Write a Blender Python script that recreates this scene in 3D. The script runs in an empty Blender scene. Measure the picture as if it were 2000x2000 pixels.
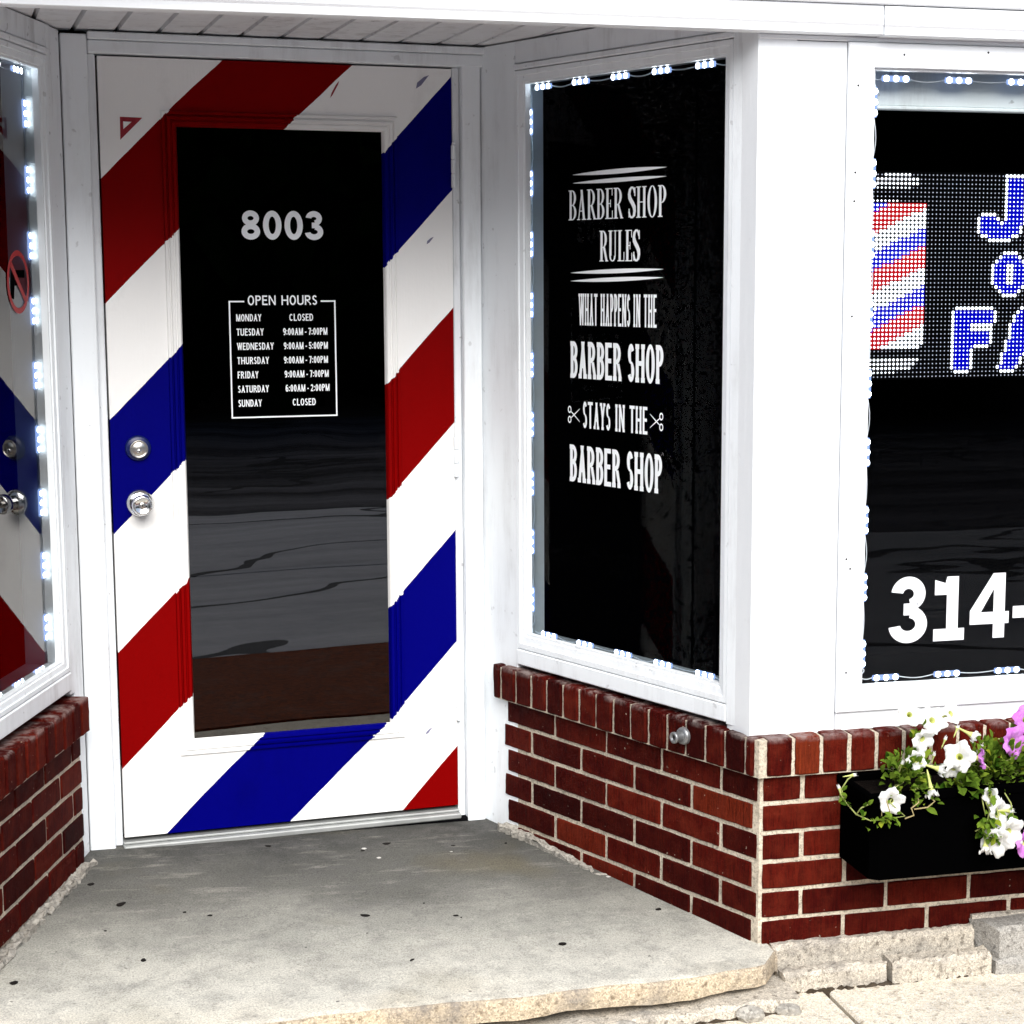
import bpy, bmesh, math, random
from mathutils import Vector, Matrix
random.seed(7)
sc = bpy.context.scene
COL = sc.collection
R = math.radians

# ------------------------------------------------------------------ object helpers
def link(o, parent=None):
    COL.objects.link(o)
    if parent is not None:
        o.parent = parent
    return o

def tag(o, label=None, cat=None, group=None, kind=None):
    if label: o['label'] = label
    if cat: o['category'] = cat
    if group: o['group'] = group
    if kind: o['kind'] = kind
    return o

def thing(name, label, cat, loc=(0, 0, 0), rz=0.0, group=None):
    o = bpy.data.objects.new(name, None)
    o.empty_display_size = 0.1
    o.location = loc
    o.rotation_euler = (0, 0, rz)
    link(o)
    return tag(o, label, cat, group)

class MB:
    """collects polygons with material slots and a per-face tint"""
    def __init__(s):
        s.v = []; s.f = []; s.m = []; s.t = []; s.sm = []
    def poly(s, pts, m=0, t=0.5, smooth=False):
        i = len(s.v)
        s.v += [tuple(p) for p in pts]
        s.f.append(list(range(i, i + len(pts)))); s.m.append(m); s.t.append(t); s.sm.append(smooth)
    def mesh(s, verts, faces, m=0, t=0.5, smooth=False):
        i = len(s.v)
        s.v += [tuple(p) for p in verts]
        for f in faces:
            s.f.append([i + k for k in f]); s.m.append(m); s.t.append(t); s.sm.append(smooth)
    def box(s, x0, x1, y0, y1, z0, z1, b=0.002, m=0, t=0.5):
        """box with chamfered edges"""
        b = min(b, 0.45 * min(x1 - x0, y1 - y0, z1 - z0))
        if b <= 0:
            b = 1e-5
        vs = []; idx = {}
        X = (x0, x1); Y = (y0, y1); Z = (z0, z1)
        for i in (0, 1):
            for j in (0, 1):
                for k in (0, 1):
                    sx, sy, sz = 1 - 2 * i, 1 - 2 * j, 1 - 2 * k
                    for ax in range(3):
                        p = [X[i] + sx * b, Y[j] + sy * b, Z[k] + sz * b]
                        p[ax] = (X[i], Y[j], Z[k])[ax]
                        idx[(i, j, k, ax)] = len(vs); vs.append(p)
        F = []
        for i in (0, 1): F.append([idx[(i, 0, 0, 0)], idx[(i, 1, 0, 0)], idx[(i, 1, 1, 0)], idx[(i, 0, 1, 0)]])
        for j in (0, 1): F.append([idx[(0, j, 0, 1)], idx[(1, j, 0, 1)], idx[(1, j, 1, 1)], idx[(0, j, 1, 1)]])
        for k in (0, 1): F.append([idx[(0, 0, k, 2)], idx[(1, 0, k, 2)], idx[(1, 1, k, 2)], idx[(0, 1, k, 2)]])
        for i in (0, 1):
            for j in (0, 1): F.append([idx[(i, j, 0, 0)], idx[(i, j, 0, 1)], idx[(i, j, 1, 1)], idx[(i, j, 1, 0)]])
        for i in (0, 1):
            for k in (0, 1): F.append([idx[(i, 0, k, 0)], idx[(i, 0, k, 2)], idx[(i, 1, k, 2)], idx[(i, 1, k, 0)]])
        for j in (0, 1):
            for k in (0, 1): F.append([idx[(0, j, k, 1)], idx[(0, j, k, 2)], idx[(1, j, k, 2)], idx[(1, j, k, 1)]])
        for i in (0, 1):
            for j in (0, 1):
                for k in (0, 1): F.append([idx[(i, j, k, a)] for a in range(3)])
        s.mesh(vs, F, m, t)
    def brick(s, x0, x1, y0, y1, z0, z1, t, rnd, c=0.0022, jit=0.0008, step=0.016):
        """fired brick: irregular arrises, front face towards -y"""
        nx = max(2, int((x1 - x0) / step)); nz = max(2, int((z1 - z0) / step))
        P = [(x0 + (x1 - x0) * i / nx, z0) for i in range(nx)] + [(x1, z0 + (z1 - z0) * i / nz) for i in range(nz)]
        P += [(x1 - (x1 - x0) * i / nx, z1) for i in range(nx)] + [(x0, z1 - (z1 - z0) * i / nz) for i in range(nz)]
        cx, cz = (x0 + x1) / 2, (z0 + z1) / 2
        sg = lambda v: (v > 1e-6) - (v < -1e-6)
        n = len(P); A = []; B = []; C = []
        for i, (x, z) in enumerate(P):
            ex = 1 if abs(abs(x - cx) - (x1 - x0) / 2) < 1e-6 else 0; ez = 1 if abs(abs(z - cz) - (z1 - z0) / 2) < 1e-6 else 0
            jx, jz = rnd.uniform(-1, .5) * jit * ex, rnd.uniform(-1, .5) * jit * ez
            k = c * rnd.uniform(.6, 1.5)
            if ex and ez: jx -= c * .3; jz -= c * .3
            bx, bz = x + sg(x - cx) * jx, z + sg(z - cz) * jz
            A.append((bx - sg(x - cx) * k * ex, y0 + rnd.uniform(-.0003, .0003), bz - sg(z - cz) * k * ez)); B.append((bx, y0 + k, bz)); C.append((bx, y1, bz))
        F = [list(range(n))]
        for a, b_ in ((0, n), (n, 2 * n)):
            F += [[a + i, a + (i + 1) % n, b_ + (i + 1) % n, b_ + i] for i in range(n)]
        s.mesh(A + B + C, F, 0, t)
    def prism(s, foot, z0, z1, m=0, t=0.5):
        n = len(foot)
        vs = [(x, y, z0) for x, y in foot] + [(x, y, z1) for x, y in foot]
        F = [list(range(n))[::-1], list(range(n, 2 * n))] + [[i, (i + 1) % n, n + (i + 1) % n, n + i] for i in range(n)]
        s.mesh(vs, F, m, t)
    def lathe(s, prof, org, axis='-y', seg=32, m=0, smooth=True):
        """profile of (radius, distance along axis); axis -y points out of the wall"""
        vs = []; F = []
        for r, d in prof:
            for k in range(seg):
                a = 2 * math.pi * k / seg
                if axis == '-y': vs.append((org[0] + r * math.cos(a), org[1] - d, org[2] + r * math.sin(a)))
                else: vs.append((org[0] + r * math.cos(a), org[1] + r * math.sin(a), org[2] + d))
        for i in range(len(prof) - 1):
            for k in range(seg):
                k2 = (k + 1) % seg
                F.append([i * seg + k, i * seg + k2, (i + 1) * seg + k2, (i + 1) * seg + k])
        F.append([(len(prof) - 1) * seg + k for k in range(seg)])
        s.mesh(vs, F, m, 0.5, smooth)
    def tube(s, pts, rad, seg=6, m=0, t=0.5):
        pts = [Vector(p) for p in pts]
        vs = []; F = []
        n = len(pts)
        for i, p in enumerate(pts):
            d = (pts[min(i + 1, n - 1)] - pts[max(i - 1, 0)]).normalized()
            a = d.cross(Vector((0.3, 0.9, 0.2))).normalized(); b = d.cross(a)
            r = rad[i] if isinstance(rad, (list, tuple)) else rad
            for k in range(seg):
                an = 2 * math.pi * k / seg
                vs.append(p + a * r * math.cos(an) + b * r * math.sin(an))
        for i in range(n - 1):
            for k in range(seg):
                k2 = (k + 1) % seg
                F.append([i * seg + k, i * seg + k2, (i + 1) * seg + k2, (i + 1) * seg + k])
        F.append(list(range(seg))); F.append([(n - 1) * seg + k for k in range(seg)])
        s.mesh(vs, F, m, t, True)
    def build(s, name, mats, parent=None, recalc=True, label=None):
        me = bpy.data.meshes.new(name)
        me.from_pydata(s.v, [], s.f)
        if not isinstance(mats, (list, tuple)): mats = [mats]
        for m in mats: me.materials.append(m)
        me.polygons.foreach_set('material_index', s.m)
        me.polygons.foreach_set('use_smooth', s.sm)
        at = me.attributes.new('tint', 'FLOAT', 'FACE')
        at.data.foreach_set('value', s.t)
        if recalc:
            bm = bmesh.new(); bm.from_mesh(me)
            bmesh.ops.recalc_face_normals(bm, faces=bm.faces)
            bm.to_mesh(me); bm.free()
        me.update()
        o = bpy.data.objects.new(name, me)
        link(o, parent)
        if label: o['label'] = label
        return o

# ------------------------------------------------------------------ materials
def mat(name):
    m = bpy.data.materials.new(name); m.use_nodes = True
    nt = m.node_tree; nt.nodes.clear()
    out = nt.nodes.new('ShaderNodeOutputMaterial')
    return m, nt, out

def N(nt, typ, **kw):
    n = nt.nodes.new(typ)
    for k, v in kw.items():
        if k == 'inp':
            for a, b in v.items(): n.inputs[a].default_value = b
        else: setattr(n, k, v)
    return n

def rgb(c): return (c[0], c[1], c[2], 1.0)

def ramp(nt, fac, stops, interp='LINEAR'):
    r = N(nt, 'ShaderNodeValToRGB'); r.color_ramp.interpolation = interp
    els = r.color_ramp.elements
    while len(els) > 1: els.remove(els[-1])
    els[0].position = stops[0][0]; els[0].color = rgb(stops[0][1])
    for p, c in stops[1:]:
        e = els.new(p); e.color = rgb(c)
    if fac is not None: nt.links.new(fac, r.inputs['Fac'])
    return r

def noise(nt, vec, scale, detail=4, rough=0.6):
    n = N(nt, 'ShaderNodeTexNoise', inp={'Scale': scale, 'Detail': detail, 'Roughness': rough})
    nt.links.new(vec, n.inputs['Vector']); return n

def mix(nt, a, b, fac, blend='MIX'):
    m = N(nt, 'ShaderNodeMix', data_type='RGBA', blend_type=blend)
    for sock, v in ((m.inputs[6], a), (m.inputs[7], b), (m.inputs[0], fac)):
        if hasattr(v, 'links'): nt.links.new(v, sock)
        else: sock.default_value = rgb(v) if isinstance(v, (tuple, list)) else v
    return m.outputs[2]

def math_(nt, op, a, b=None, clamp=False):
    m = N(nt, 'ShaderNodeMath', operation=op, use_clamp=clamp)
    for i, v in enumerate((a, b)):
        if v is None: continue
        if hasattr(v, 'links'): nt.links.new(v, m.inputs[i])
        else: m.inputs[i].default_value = v
    return m.outputs[0]

def coords(nt, kind='Object', scale=None):
    t = N(nt, 'ShaderNodeTexCoord')
    o = t.outputs[kind]
    if scale:
        mp = N(nt, 'ShaderNodeMapping'); mp.inputs['Scale'].default_value = scale
        nt.links.new(o, mp.inputs['Vector']); o = mp.outputs[0]
    return o

def wcoords(nt, scale=None):
    g = N(nt, 'ShaderNodeNewGeometry'); o = g.outputs['Position']
    if scale:
        mp = N(nt, 'ShaderNodeMapping'); mp.inputs['Scale'].default_value = scale
        nt.links.new(o, mp.inputs['Vector']); o = mp.outputs[0]
    return o

def principled(nt, out, color, rough=0.5, spec=0.5, metal=0.0, bump=None, bdist=0.002, bstr=1.0):
    p = N(nt, 'ShaderNodeBsdfPrincipled')
    for k, v in (('Base Color', color), ('Roughness', rough), ('Specular IOR Level', spec), ('Metallic', metal)):
        if hasattr(v, 'links'): nt.links.new(v, p.inputs[k])
        else: p.inputs[k].default_value = rgb(v) if isinstance(v, (tuple, list)) else v
    if bump is not None:
        b = N(nt, 'ShaderNodeBump', inp={'Distance': bdist, 'Strength': bstr})
        nt.links.new(bump, b.inputs['Height']); nt.links.new(b.outputs[0], p.inputs['Normal'])
    nt.links.new(p.outputs[0], out.inputs['Surface'])
    return p

def white_paint(name, base=(0.88, 0.925, 0.955), dirt=0.35, rough=0.42):
    m, nt, out = mat(name)
    w = wcoords(nt)
    ws = wcoords(nt, (9, 9, 1.3))
    n1 = noise(nt, w, 3.1, 6, 0.65); n2 = noise(nt, ws, 2.0, 6, 0.7); n3 = noise(nt, w, 60, 3, 0.6)
    r1 = ramp(nt, n1.outputs[0], [(0.40, (0, 0, 0)), (0.75, (1, 1, 1))])
    r2 = ramp(nt, n2.outputs[0], [(0.48, (0, 0, 0)), (0.72, (1, 1, 1))])
    f = math_(nt, 'MULTIPLY', math_(nt, 'MULTIPLY', r1.outputs[0], r2.outputs[0]), dirt)
    c = mix(nt, base, (0.30, 0.29, 0.28), f)
    sp = noise(nt, w, 38, 2, 0.5)
    r3 = ramp(nt, sp.outputs[0], [(0.70, (0, 0, 0)), (0.745, (1, 1, 1))])
    c = mix(nt, c, (0.10, 0.09, 0.085), math_(nt, 'MULTIPLY', r3.outputs[0], 0.45 * dirt))
    h = math_(nt, 'ADD', math_(nt, 'MULTIPLY', n3.outputs[0], 0.25), math_(nt, 'MULTIPLY', n2.outputs[0], 1.0))
    principled(nt, out, c, rough, 0.4, bump=h, bdist=0.0012)
    return m

def plain(name, color, rough=0.5, spec=0.5, metal=0.0, var=0.25, scale=30, bd=0.0005):
    m, nt, out = mat(name)
    w = coords(nt)
    n = noise(nt, w, scale, 4, 0.6)
    c = mix(nt, color, tuple(k * (1 - var) for k in color), n.outputs[0])
    principled(nt, out, c, rough, spec, metal, bump=n.outputs[0], bdist=bd)
    return m

def emit(name, color, strength, var=0.0):
    m, nt, out = mat(name)
    e = N(nt, 'ShaderNodeEmission', inp={'Color': rgb(color), 'Strength': strength})
    nt.links.new(e.outputs[0], out.inputs['Surface'])
    return m

def glass(name, ior, tint=(0.75, 0.8, 0.82), wave=0.0):
    """single pane: clear transmission and a mirror reflection weighted by Fresnel"""
    m, nt, out = mat(name)
    tr = N(nt, 'ShaderNodeBsdfTransparent', inp={'Color': rgb(tint)})
    gl = N(nt, 'ShaderNodeBsdfGlossy', inp={'Roughness': 0.0, 'Color': (1, 1, 1, 1)})
    fr = N(nt, 'ShaderNodeFresnel', inp={'IOR': ior})
    if wave:
        n = noise(nt, coords(nt, scale=(1, 1, 1.4)), 2.2, 1, 0.5)
        b = N(nt, 'ShaderNodeBump', inp={'Distance': wave, 'Strength': 1.0})
        nt.links.new(n.outputs[0], b.inputs['Height'])
        nt.links.new(b.outputs[0], gl.inputs['Normal'])
    mx = N(nt, 'ShaderNodeMixShader')
    nt.links.new(fr.outputs[0], mx.inputs[0]); nt.links.new(tr.outputs[0], mx.inputs[1]); nt.links.new(gl.outputs[0], mx.inputs[2])
    nt.links.new(mx.outputs[0], out.inputs['Surface'])
    return m

def stripes_paint(name):
    """barber stripes: object x across the door, object z up"""
    m, nt, out = mat(name)
    oc = coords(nt)
    sep = N(nt, 'ShaderNodeSeparateXYZ'); nt.links.new(oc, sep.inputs[0])
    x = math_(nt, 'DIVIDE', sep.outputs[0], 0.92, True)
    g = ramp(nt, x, [(0, (0, 0, 0)), (0.2065, (0.19,) * 3), (0.7935, (0.69,) * 3), (0.998, (0.893,) * 3)])
    n = noise(nt, oc, 70, 2, 0.5); n2 = noise(nt, oc, 9, 2, 0.5)
    # ragged edges where the masking tape crossed the raised lite moulding
    ax = math_(nt, 'ABSOLUTE', math_(nt, 'SUBTRACT', sep.outputs[0], 0.4595))
    az = math_(nt, 'ABSOLUTE', math_(nt, 'SUBTRACT', sep.outputs[2], 1.0505))
    mx = math_(nt, 'LESS_THAN', ax, 0.309); mz = math_(nt, 'LESS_THAN', az, 0.842)
    rag = math_(nt, 'ADD', math_(nt, 'MULTIPLY', math_(nt, 'MULTIPLY', mx, mz), 0.020), 0.0018)
    wob = math_(nt, 'ADD', math_(nt, 'MULTIPLY', math_(nt, 'SUBTRACT', n.outputs[0], 0.5), rag),
                math_(nt, 'MULTIPLY', math_(nt, 'SUBTRACT', n2.outputs[0], 0.5), 0.006))
    v = math_(nt, 'ADD', math_(nt, 'SUBTRACT', sep.outputs[2], g.outputs[0]), wob)
    vn = math_(nt, 'DIVIDE', math_(nt, 'ADD', v, 1.0), 4.0)
    W = (0.91, 0.91, 0.895); RD = (0.185, 0.0001, 0.0003); BL = (0.0001, 0.0001, 0.135)
    P = lambda a: (a + 1.0) / 4.0
    st = ramp(nt, vn, [(0, RD), (P(-0.733), W), (P(-0.424), BL), (P(-0.116), W), (P(0.186), RD), (P(0.485), W),
                       (P(0.803), BL), (P(1.094), W), (P(1.398), RD), (P(1.712), W)], 'CONSTANT')
    d = noise(nt, coords(nt, scale=(1, 1, 0.6)), 5, 6, 0.7)
    df = ramp(nt, d.outputs[0], [(0.55, (0, 0, 0)), (0.8, (1, 1, 1))])
    c = mix(nt, st.outputs[0], (0.45, 0.44, 0.42), math_(nt, 'MULTIPLY', df.outputs[0], 0.35), 'MULTIPLY')
    fine = noise(nt, coords(nt, scale=(60, 60, 3)), 3, 3, 0.6)
    principled(nt, out, c, 0.45, 0.035, bump=math_(nt, 'ADD', fine.outputs[0], n.outputs[0]), bdist=0.0004)
    return m

def brick_mat(name):
    m, nt, out = mat(name)
    w = wcoords(nt)
    at = N(nt, 'ShaderNodeAttribute', attribute_name='tint')
    base = ramp(nt, at.outputs['Fac'], [(0.0, (0.026, 0.0012, 0.0010)), (0.4, (0.060, 0.0030, 0.0018)), (0.75, (0.118, 0.0085, 0.0035)), (1.0, (0.230, 0.036, 0.010))])
    vs = wcoords(nt, (70, 70, 6))
    n = noise(nt, vs, 3.0, 4, 0.7); n2 = noise(nt, w, 18, 5, 0.7); n3 = noise(nt, w, 220, 2, 0.6)
    f = ramp(nt, n.outputs[0], [(0.35, (0, 0, 0)), (0.75, (1, 1, 1))])
    c = mix(nt, base.outputs[0], (0.006, 0.0006, 0.0006), math_(nt, 'MULTIPLY', f.outputs[0], 0.8))
    f2 = ramp(nt, n2.outputs[0], [(0.42, (0, 0, 0)), (0.70, (1, 1, 1))])
    c = mix(nt, c, (0.145, 0.020, 0.009), math_(nt, 'MULTIPLY', math_(nt, 'MULTIPLY', f2.outputs[0], 0.8), math_(nt, 'ADD', at.outputs['Fac'], 0.1)))
    # lime bloom along the weathered top of the cap bricks
    sz = N(nt, 'ShaderNodeSeparateXYZ'); nt.links.new(w, sz.inputs[0])
    tp = math_(nt, 'MULTIPLY', math_(nt, 'DIVIDE', math_(nt, 'SUBTRACT', sz.outputs[2], 0.403), 0.018, True), ramp(nt, n2.outputs[0], [(0.45, (0, 0, 0)), (0.62, (1, 1, 1))]).outputs[0])
    c = mix(nt, c, (0.40, 0.36, 0.34), math_(nt, 'MULTIPLY', tp, 0.6))
    sp = noise(nt, w, 95, 2, 0.5)
    f3 = ramp(nt, sp.outputs[0], [(0.735, (0, 0, 0)), (0.76, (1, 1, 1))])
    c = mix(nt, c, (0.45, 0.36, 0.28), math_(nt, 'MULTIPLY', f3.outputs[0], 0.7))
    h = math_(nt, 'ADD', math_(nt, 'MULTIPLY', n.outputs[0], 0.8), math_(nt, 'ADD', n2.outputs[0], math_(nt, 'MULTIPLY', n3.outputs[0], 0.4)))
    principled(nt, out, c, 0.8, 0.05, bump=h, bdist=0.004)
    return m

def mortar_mat(name, base=(0.66, 0.58, 0.46)):
    m, nt, out = mat(name)
    w = wcoords(nt)
    n = noise(nt, w, 130, 4, 0.75); n2 = noise(nt, w, 9, 5, 0.7)
    r = ramp(nt, n.outputs[0], [(0.3, tuple(k * 0.35 for k in base)), (0.5, base), (0.8, tuple(min(1, k * 1.3) for k in base))])
    f = ramp(nt, n2.outputs[0], [(0.45, (0, 0, 0)), (0.8, (1, 1, 1))])
    c = mix(nt, r.outputs[0], (0.15, 0.125, 0.10), math_(nt, 'MULTIPLY', f.outputs[0], 0.5))
    principled(nt, out, c, 0.95, 0.1, bump=math_(nt, 'ADD', n.outputs[0], n2.outputs[0]), bdist=0.004)
    return m

def slab_mat(name):
    """trodden cement: grime and painted shade towards the door, pale at the street edge"""
    m, nt, out = mat(name)
    w = wcoords(nt)
    sep = N(nt, 'ShaderNodeSeparateXYZ'); nt.links.new(w, sep.inputs[0])
    n1 = noise(nt, w, 3.2, 6, 0.68); n2 = noise(nt, w, 14, 6, 0.72); n3 = noise(nt, w, 260, 3, 0.7)
    st = noise(nt, wcoords(nt, (1.2, 5, 1)), 4, 6, 0.7)
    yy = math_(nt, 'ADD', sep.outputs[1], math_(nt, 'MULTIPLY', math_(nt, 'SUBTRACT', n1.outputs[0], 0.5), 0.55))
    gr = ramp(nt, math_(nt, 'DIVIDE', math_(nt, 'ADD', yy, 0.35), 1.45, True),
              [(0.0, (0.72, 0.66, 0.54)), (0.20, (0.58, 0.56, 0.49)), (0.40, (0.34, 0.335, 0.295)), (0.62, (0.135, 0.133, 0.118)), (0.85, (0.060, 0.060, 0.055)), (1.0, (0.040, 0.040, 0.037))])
    c = mix(nt, gr.outputs[0], (0.13, 0.125, 0.12), math_(nt, 'MULTIPLY', ramp(nt, n2.outputs[0], [(0.46, (0, 0, 0)), (0.70, (1, 1, 1))]).outputs[0], 0.46))
    c = mix(nt, c, (0.52, 0.49, 0.43), math_(nt, 'MULTIPLY', ramp(nt, st.outputs[0], [(0.54, (0, 0, 0)), (0.74, (1, 1, 1))]).outputs[0], 0.34))
    c = mix(nt, c, (0.16, 0.125, 0.05), math_(nt, 'MULTIPLY', ramp(nt, noise(nt, w, 2.3, 3, 0.5).outputs[0], [(0.58, (0, 0, 0)), (0.72, (1, 1, 1))]).outputs[0], 0.28))
    g = ramp(nt, n3.outputs[0], [(0.30, (0.45, 0.45, 0.45)), (0.5, (1, 1, 1)), (0.72, (1.35, 1.35, 1.35))])
    c = mix(nt, c, g.outputs[0], 0.9, 'MULTIPLY')
    n5 = noise(nt, w, 48, 5, 0.75)
    c = mix(nt, c, (0.07, 0.065, 0.06), math_(nt, 'MULTIPLY', ramp(nt, n5.outputs[0], [(0.60, (0, 0, 0)), (0.74, (1, 1, 1))]).outputs[0], 0.55))
    # splashes of white paint and dark gum
    v = N(nt, 'ShaderNodeTexVoronoi', inp={'Scale': 9.0, 'Randomness': 1.0}); nt.links.new(w, v.inputs['Vector'])
    vs = N(nt, 'ShaderNodeSeparateColor'); nt.links.new(v.outputs['Color'], vs.inputs[0])
    near = math_(nt, 'LESS_THAN', math_(nt, 'ADD', v.outputs['Distance'], math_(nt, 'MULTIPLY', math_(nt, 'SUBTRACT', n3.outputs[0], 0.5), 0.07)), 0.062)
    back = math_(nt, 'GREATER_THAN', sep.outputs[1], 0.35)
    wh = math_(nt, 'MULTIPLY', math_(nt, 'MULTIPLY', near, back), math_(nt, 'GREATER_THAN', vs.outputs[0], 0.35))
    c = mix(nt, c, (0.72, 0.70, 0.66), math_(nt, 'MULTIPLY', wh, 0.8))
    v2 = N(nt, 'ShaderNodeTexVoronoi', inp={'Scale': 16.0, 'Randomness': 1.0}); nt.links.new(w, v2.inputs['Vector'])
    vs2 = N(nt, 'ShaderNodeSeparateColor'); nt.links.new(v2.outputs['Color'], vs2.inputs[0])
    near2 = math_(nt, 'LESS_THAN', math_(nt, 'ADD', v2.outputs['Distance'], math_(nt, 'MULTIPLY', math_(nt, 'SUBTRACT', n3.outputs[0], 0.5), 0.12)), 0.06)
    c = mix(nt, c, (0.05, 0.046, 0.042), math_(nt, 'MULTIPLY', math_(nt, 'MULTIPLY', near2, math_(nt, 'GREATER_THAN', vs2.outputs[1], 0.66)), 0.75))
    h = math_(nt, 'ADD', math_(nt, 'MULTIPLY', n3.outputs[0], 0.35), math_(nt, 'MULTIPLY', n2.outputs[0], 1.2))
    principled(nt, out, c, 0.88, 0.2, bump=h, bdist=0.003)
    return m

def aggregate_mat(name, a=(0.55, 0.42, 0.27), d=(0.10, 0.075, 0.05), sc_=150, stain=0.35):
    m, nt, out = mat(name)
    w = wcoords(nt)
    v = N(nt, 'ShaderNodeTexVoronoi', inp={'Scale': sc_, 'Randomness': 1.0}); nt.links.new(w, v.inputs['Vector'])
    vs = N(nt, 'ShaderNodeSeparateColor'); nt.links.new(v.outputs['Color'], vs.inputs[0])
    n = noise(nt, w, 7, 6, 0.7); n2 = noise(nt, w, 60, 4, 0.7)
    r = ramp(nt, vs.outputs[0], [(0.0, tuple(k * 0.55 for k in a)), (0.16, tuple(k * 0.8 for k in a)), (0.6, a), (1.0, tuple(min(0.8, k * 1.35) for k in a))])
    c = mix(nt, r.outputs[0], d, math_(nt, 'MULTIPLY', ramp(nt, n2.outputs[0], [(0.54, (0, 0, 0)), (0.68, (1, 1, 1))]).outputs[0], 0.75))
    c = mix(nt, c, (0.17, 0.16, 0.15), math_(nt, 'MULTIPLY', ramp(nt, n.outputs[0], [(0.5, (0, 0, 0)), (0.72, (1, 1, 1))]).outputs[0], stain))
    principled(nt, out, c, 0.92, 0.15, bump=math_(nt, 'ADD', math_(nt, 'MULTIPLY', n2.outputs[0], .8), math_(nt, 'ADD', math_(nt, 'MULTIPLY', n.outputs[0], 1.5), math_(nt, 'MULTIPLY', v.outputs['Distance'], 0.15))), bdist=0.004)
    return m

def leaf_mat(name, lo, hi):
    m, nt, out = mat(name)
    at = N(nt, 'ShaderNodeAttribute', attribute_name='tint')
    c = ramp(nt, at.outputs['Fac'], [(0, lo), (0.7, hi), (1.0, (hi[0] * 1.9, hi[1] * 1.35, hi[2]))])
    n = noise(nt, wcoords(nt), 160, 2, 0.6)
    cc = mix(nt, c.outputs[0], tuple(k * 0.5 for k in lo), math_(nt, 'MULTIPLY', n.outputs[0], 0.5))
    d = N(nt, 'ShaderNodeBsdfDiffuse'); t = N(nt, 'ShaderNodeBsdfTranslucent')
    nt.links.new(cc, d.inputs[0]); nt.links.new(cc, t.inputs[0])
    mx = N(nt, 'ShaderNodeMixShader', inp={0: 0.3})
    nt.links.new(d.outputs[0], mx.inputs[1]); nt.links.new(t.outputs[0], mx.inputs[2])
    nt.links.new(mx.outputs[0], out.inputs['Surface'])
    return m

def petal_mat(name, col, edge):
    m, nt, out = mat(name)
    n = noise(nt, coords(nt), 60, 4, 0.7)
    c = mix(nt, col, edge, ramp(nt, n.outputs[0], [(0.45, (0, 0, 0)), (0.7, (1, 1, 1))]).outputs[0])
    d = N(nt, 'ShaderNodeBsdfDiffuse'); t = N(nt, 'ShaderNodeBsdfTranslucent')
    nt.links.new(c, d.inputs[0]); nt.links.new(c, t.inputs[0])
    mx = N(nt, 'ShaderNodeMixShader', inp={0: 0.35})
    nt.links.new(d.outputs[0], mx.inputs[1]); nt.links.new(t.outputs[0], mx.inputs[2])
    nt.links.new(mx.outputs[0], out.inputs['Surface'])
    return m

M = {}
M['white'] = white_paint('white_trim_paint', dirt=0.55)
M['white_dirty'] = white_paint('weathered_white_paint', (0.84, 0.875, 0.905), dirt=0.95)
M['white_clean'] = white_paint('clean_white_paint', (0.90, 0.935, 0.96), dirt=0.10)
M['soffit'] = white_paint('soffit_paint', (0.84, 0.85, 0.87), dirt=0.9, rough=0.55)
M['door'] = stripes_paint('barber_stripe_paint')
M['brick'] = brick_mat('red_brick')
M['mortar'] = mortar_mat('mortar')
M['grout'] = mortar_mat('crumbled_mortar', (0.36, 0.34, 0.30))
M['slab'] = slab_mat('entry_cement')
M['edge'] = aggregate_mat('slab_edge_aggregate', (0.52, 0.43, 0.31), (0.14, 0.10, 0.06), 300, 0.75)
M['walk'] = aggregate_mat('sidewalk_concrete', (0.80, 0.71, 0.56), (0.26, 0.21, 0.15), 420, 0.32)
M['block'] = aggregate_mat('old_concrete', (0.53, 0.48, 0.40), (0.07, 0.055, 0.04), 380, 0.8)
M['blockgrey'] = aggregate_mat('grey_concrete', (0.36, 0.345, 0.315), (0.10, 0.09, 0.08), 380, 0.5)
M['dirt'] = mortar_mat('dirt', (0.06, 0.045, 0.03))
def streak_mat(name, lo, hi, sx):
    m, nt, out = mat(name)
    a = noise(nt, wcoords(nt, (sx, 1.1, 1)), 1.6, 6, 0.75); b_ = noise(nt, wcoords(nt), 14, 4, 0.7)
    c = ramp(nt, math_(nt, 'ADD', math_(nt, 'MULTIPLY', a.outputs[0], .8), math_(nt, 'MULTIPLY', b_.outputs[0], .2)), [(0.36, lo), (0.66, hi)])
    wv = N(nt, 'ShaderNodeTexNoise', inp={'Scale': .55, 'Detail': 3, 'Roughness': .5}); nt.links.new(wcoords(nt, (.55, 1, 1)), wv.inputs['Vector'])
    cr_ = math_(nt, 'LESS_THAN', math_(nt, 'ABSOLUTE', math_(nt, 'SUBTRACT', wv.outputs[0], .5)), .0075)
    cc = mix(nt, c.outputs[0], (.02, .02, .022), math_(nt, 'MULTIPLY', cr_, .85))
    principled(nt, out, cc, .9, .1)
    return m
M['road'] = streak_mat('road_concrete', (0.33, 0.33, 0.35), (0.56, 0.56, 0.58), .12)
M['asphalt'] = streak_mat('asphalt', (0.012, 0.012, 0.016), (0.20, 0.195, 0.21), .035)
M['paver'] = aggregate_mat('brown_paving', (0.15, 0.036, 0.012), (0.06, 0.018, 0.008), 60, 0.25)
M['black'] = plain('matt_black', (0.0015, 0.0015, 0.0018), 0.9, 0.0)
M['film'] = plain('black_window_film', (0.0008, 0.0008, 0.001), 1.0, 0.0)
M['gap'] = plain('shadow_gap_dark', (0.006, 0.006, 0.007), 0.95, 0.0)
M['planter'] = plain('black_planter_plastic', (0.0007, 0.0007, 0.0008), 0.6, 0.0)
M['steel'] = plain('brushed_steel', (0.62, 0.60, 0.56), 0.28, 0.5, 1.0, 0.25, 40)
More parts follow.
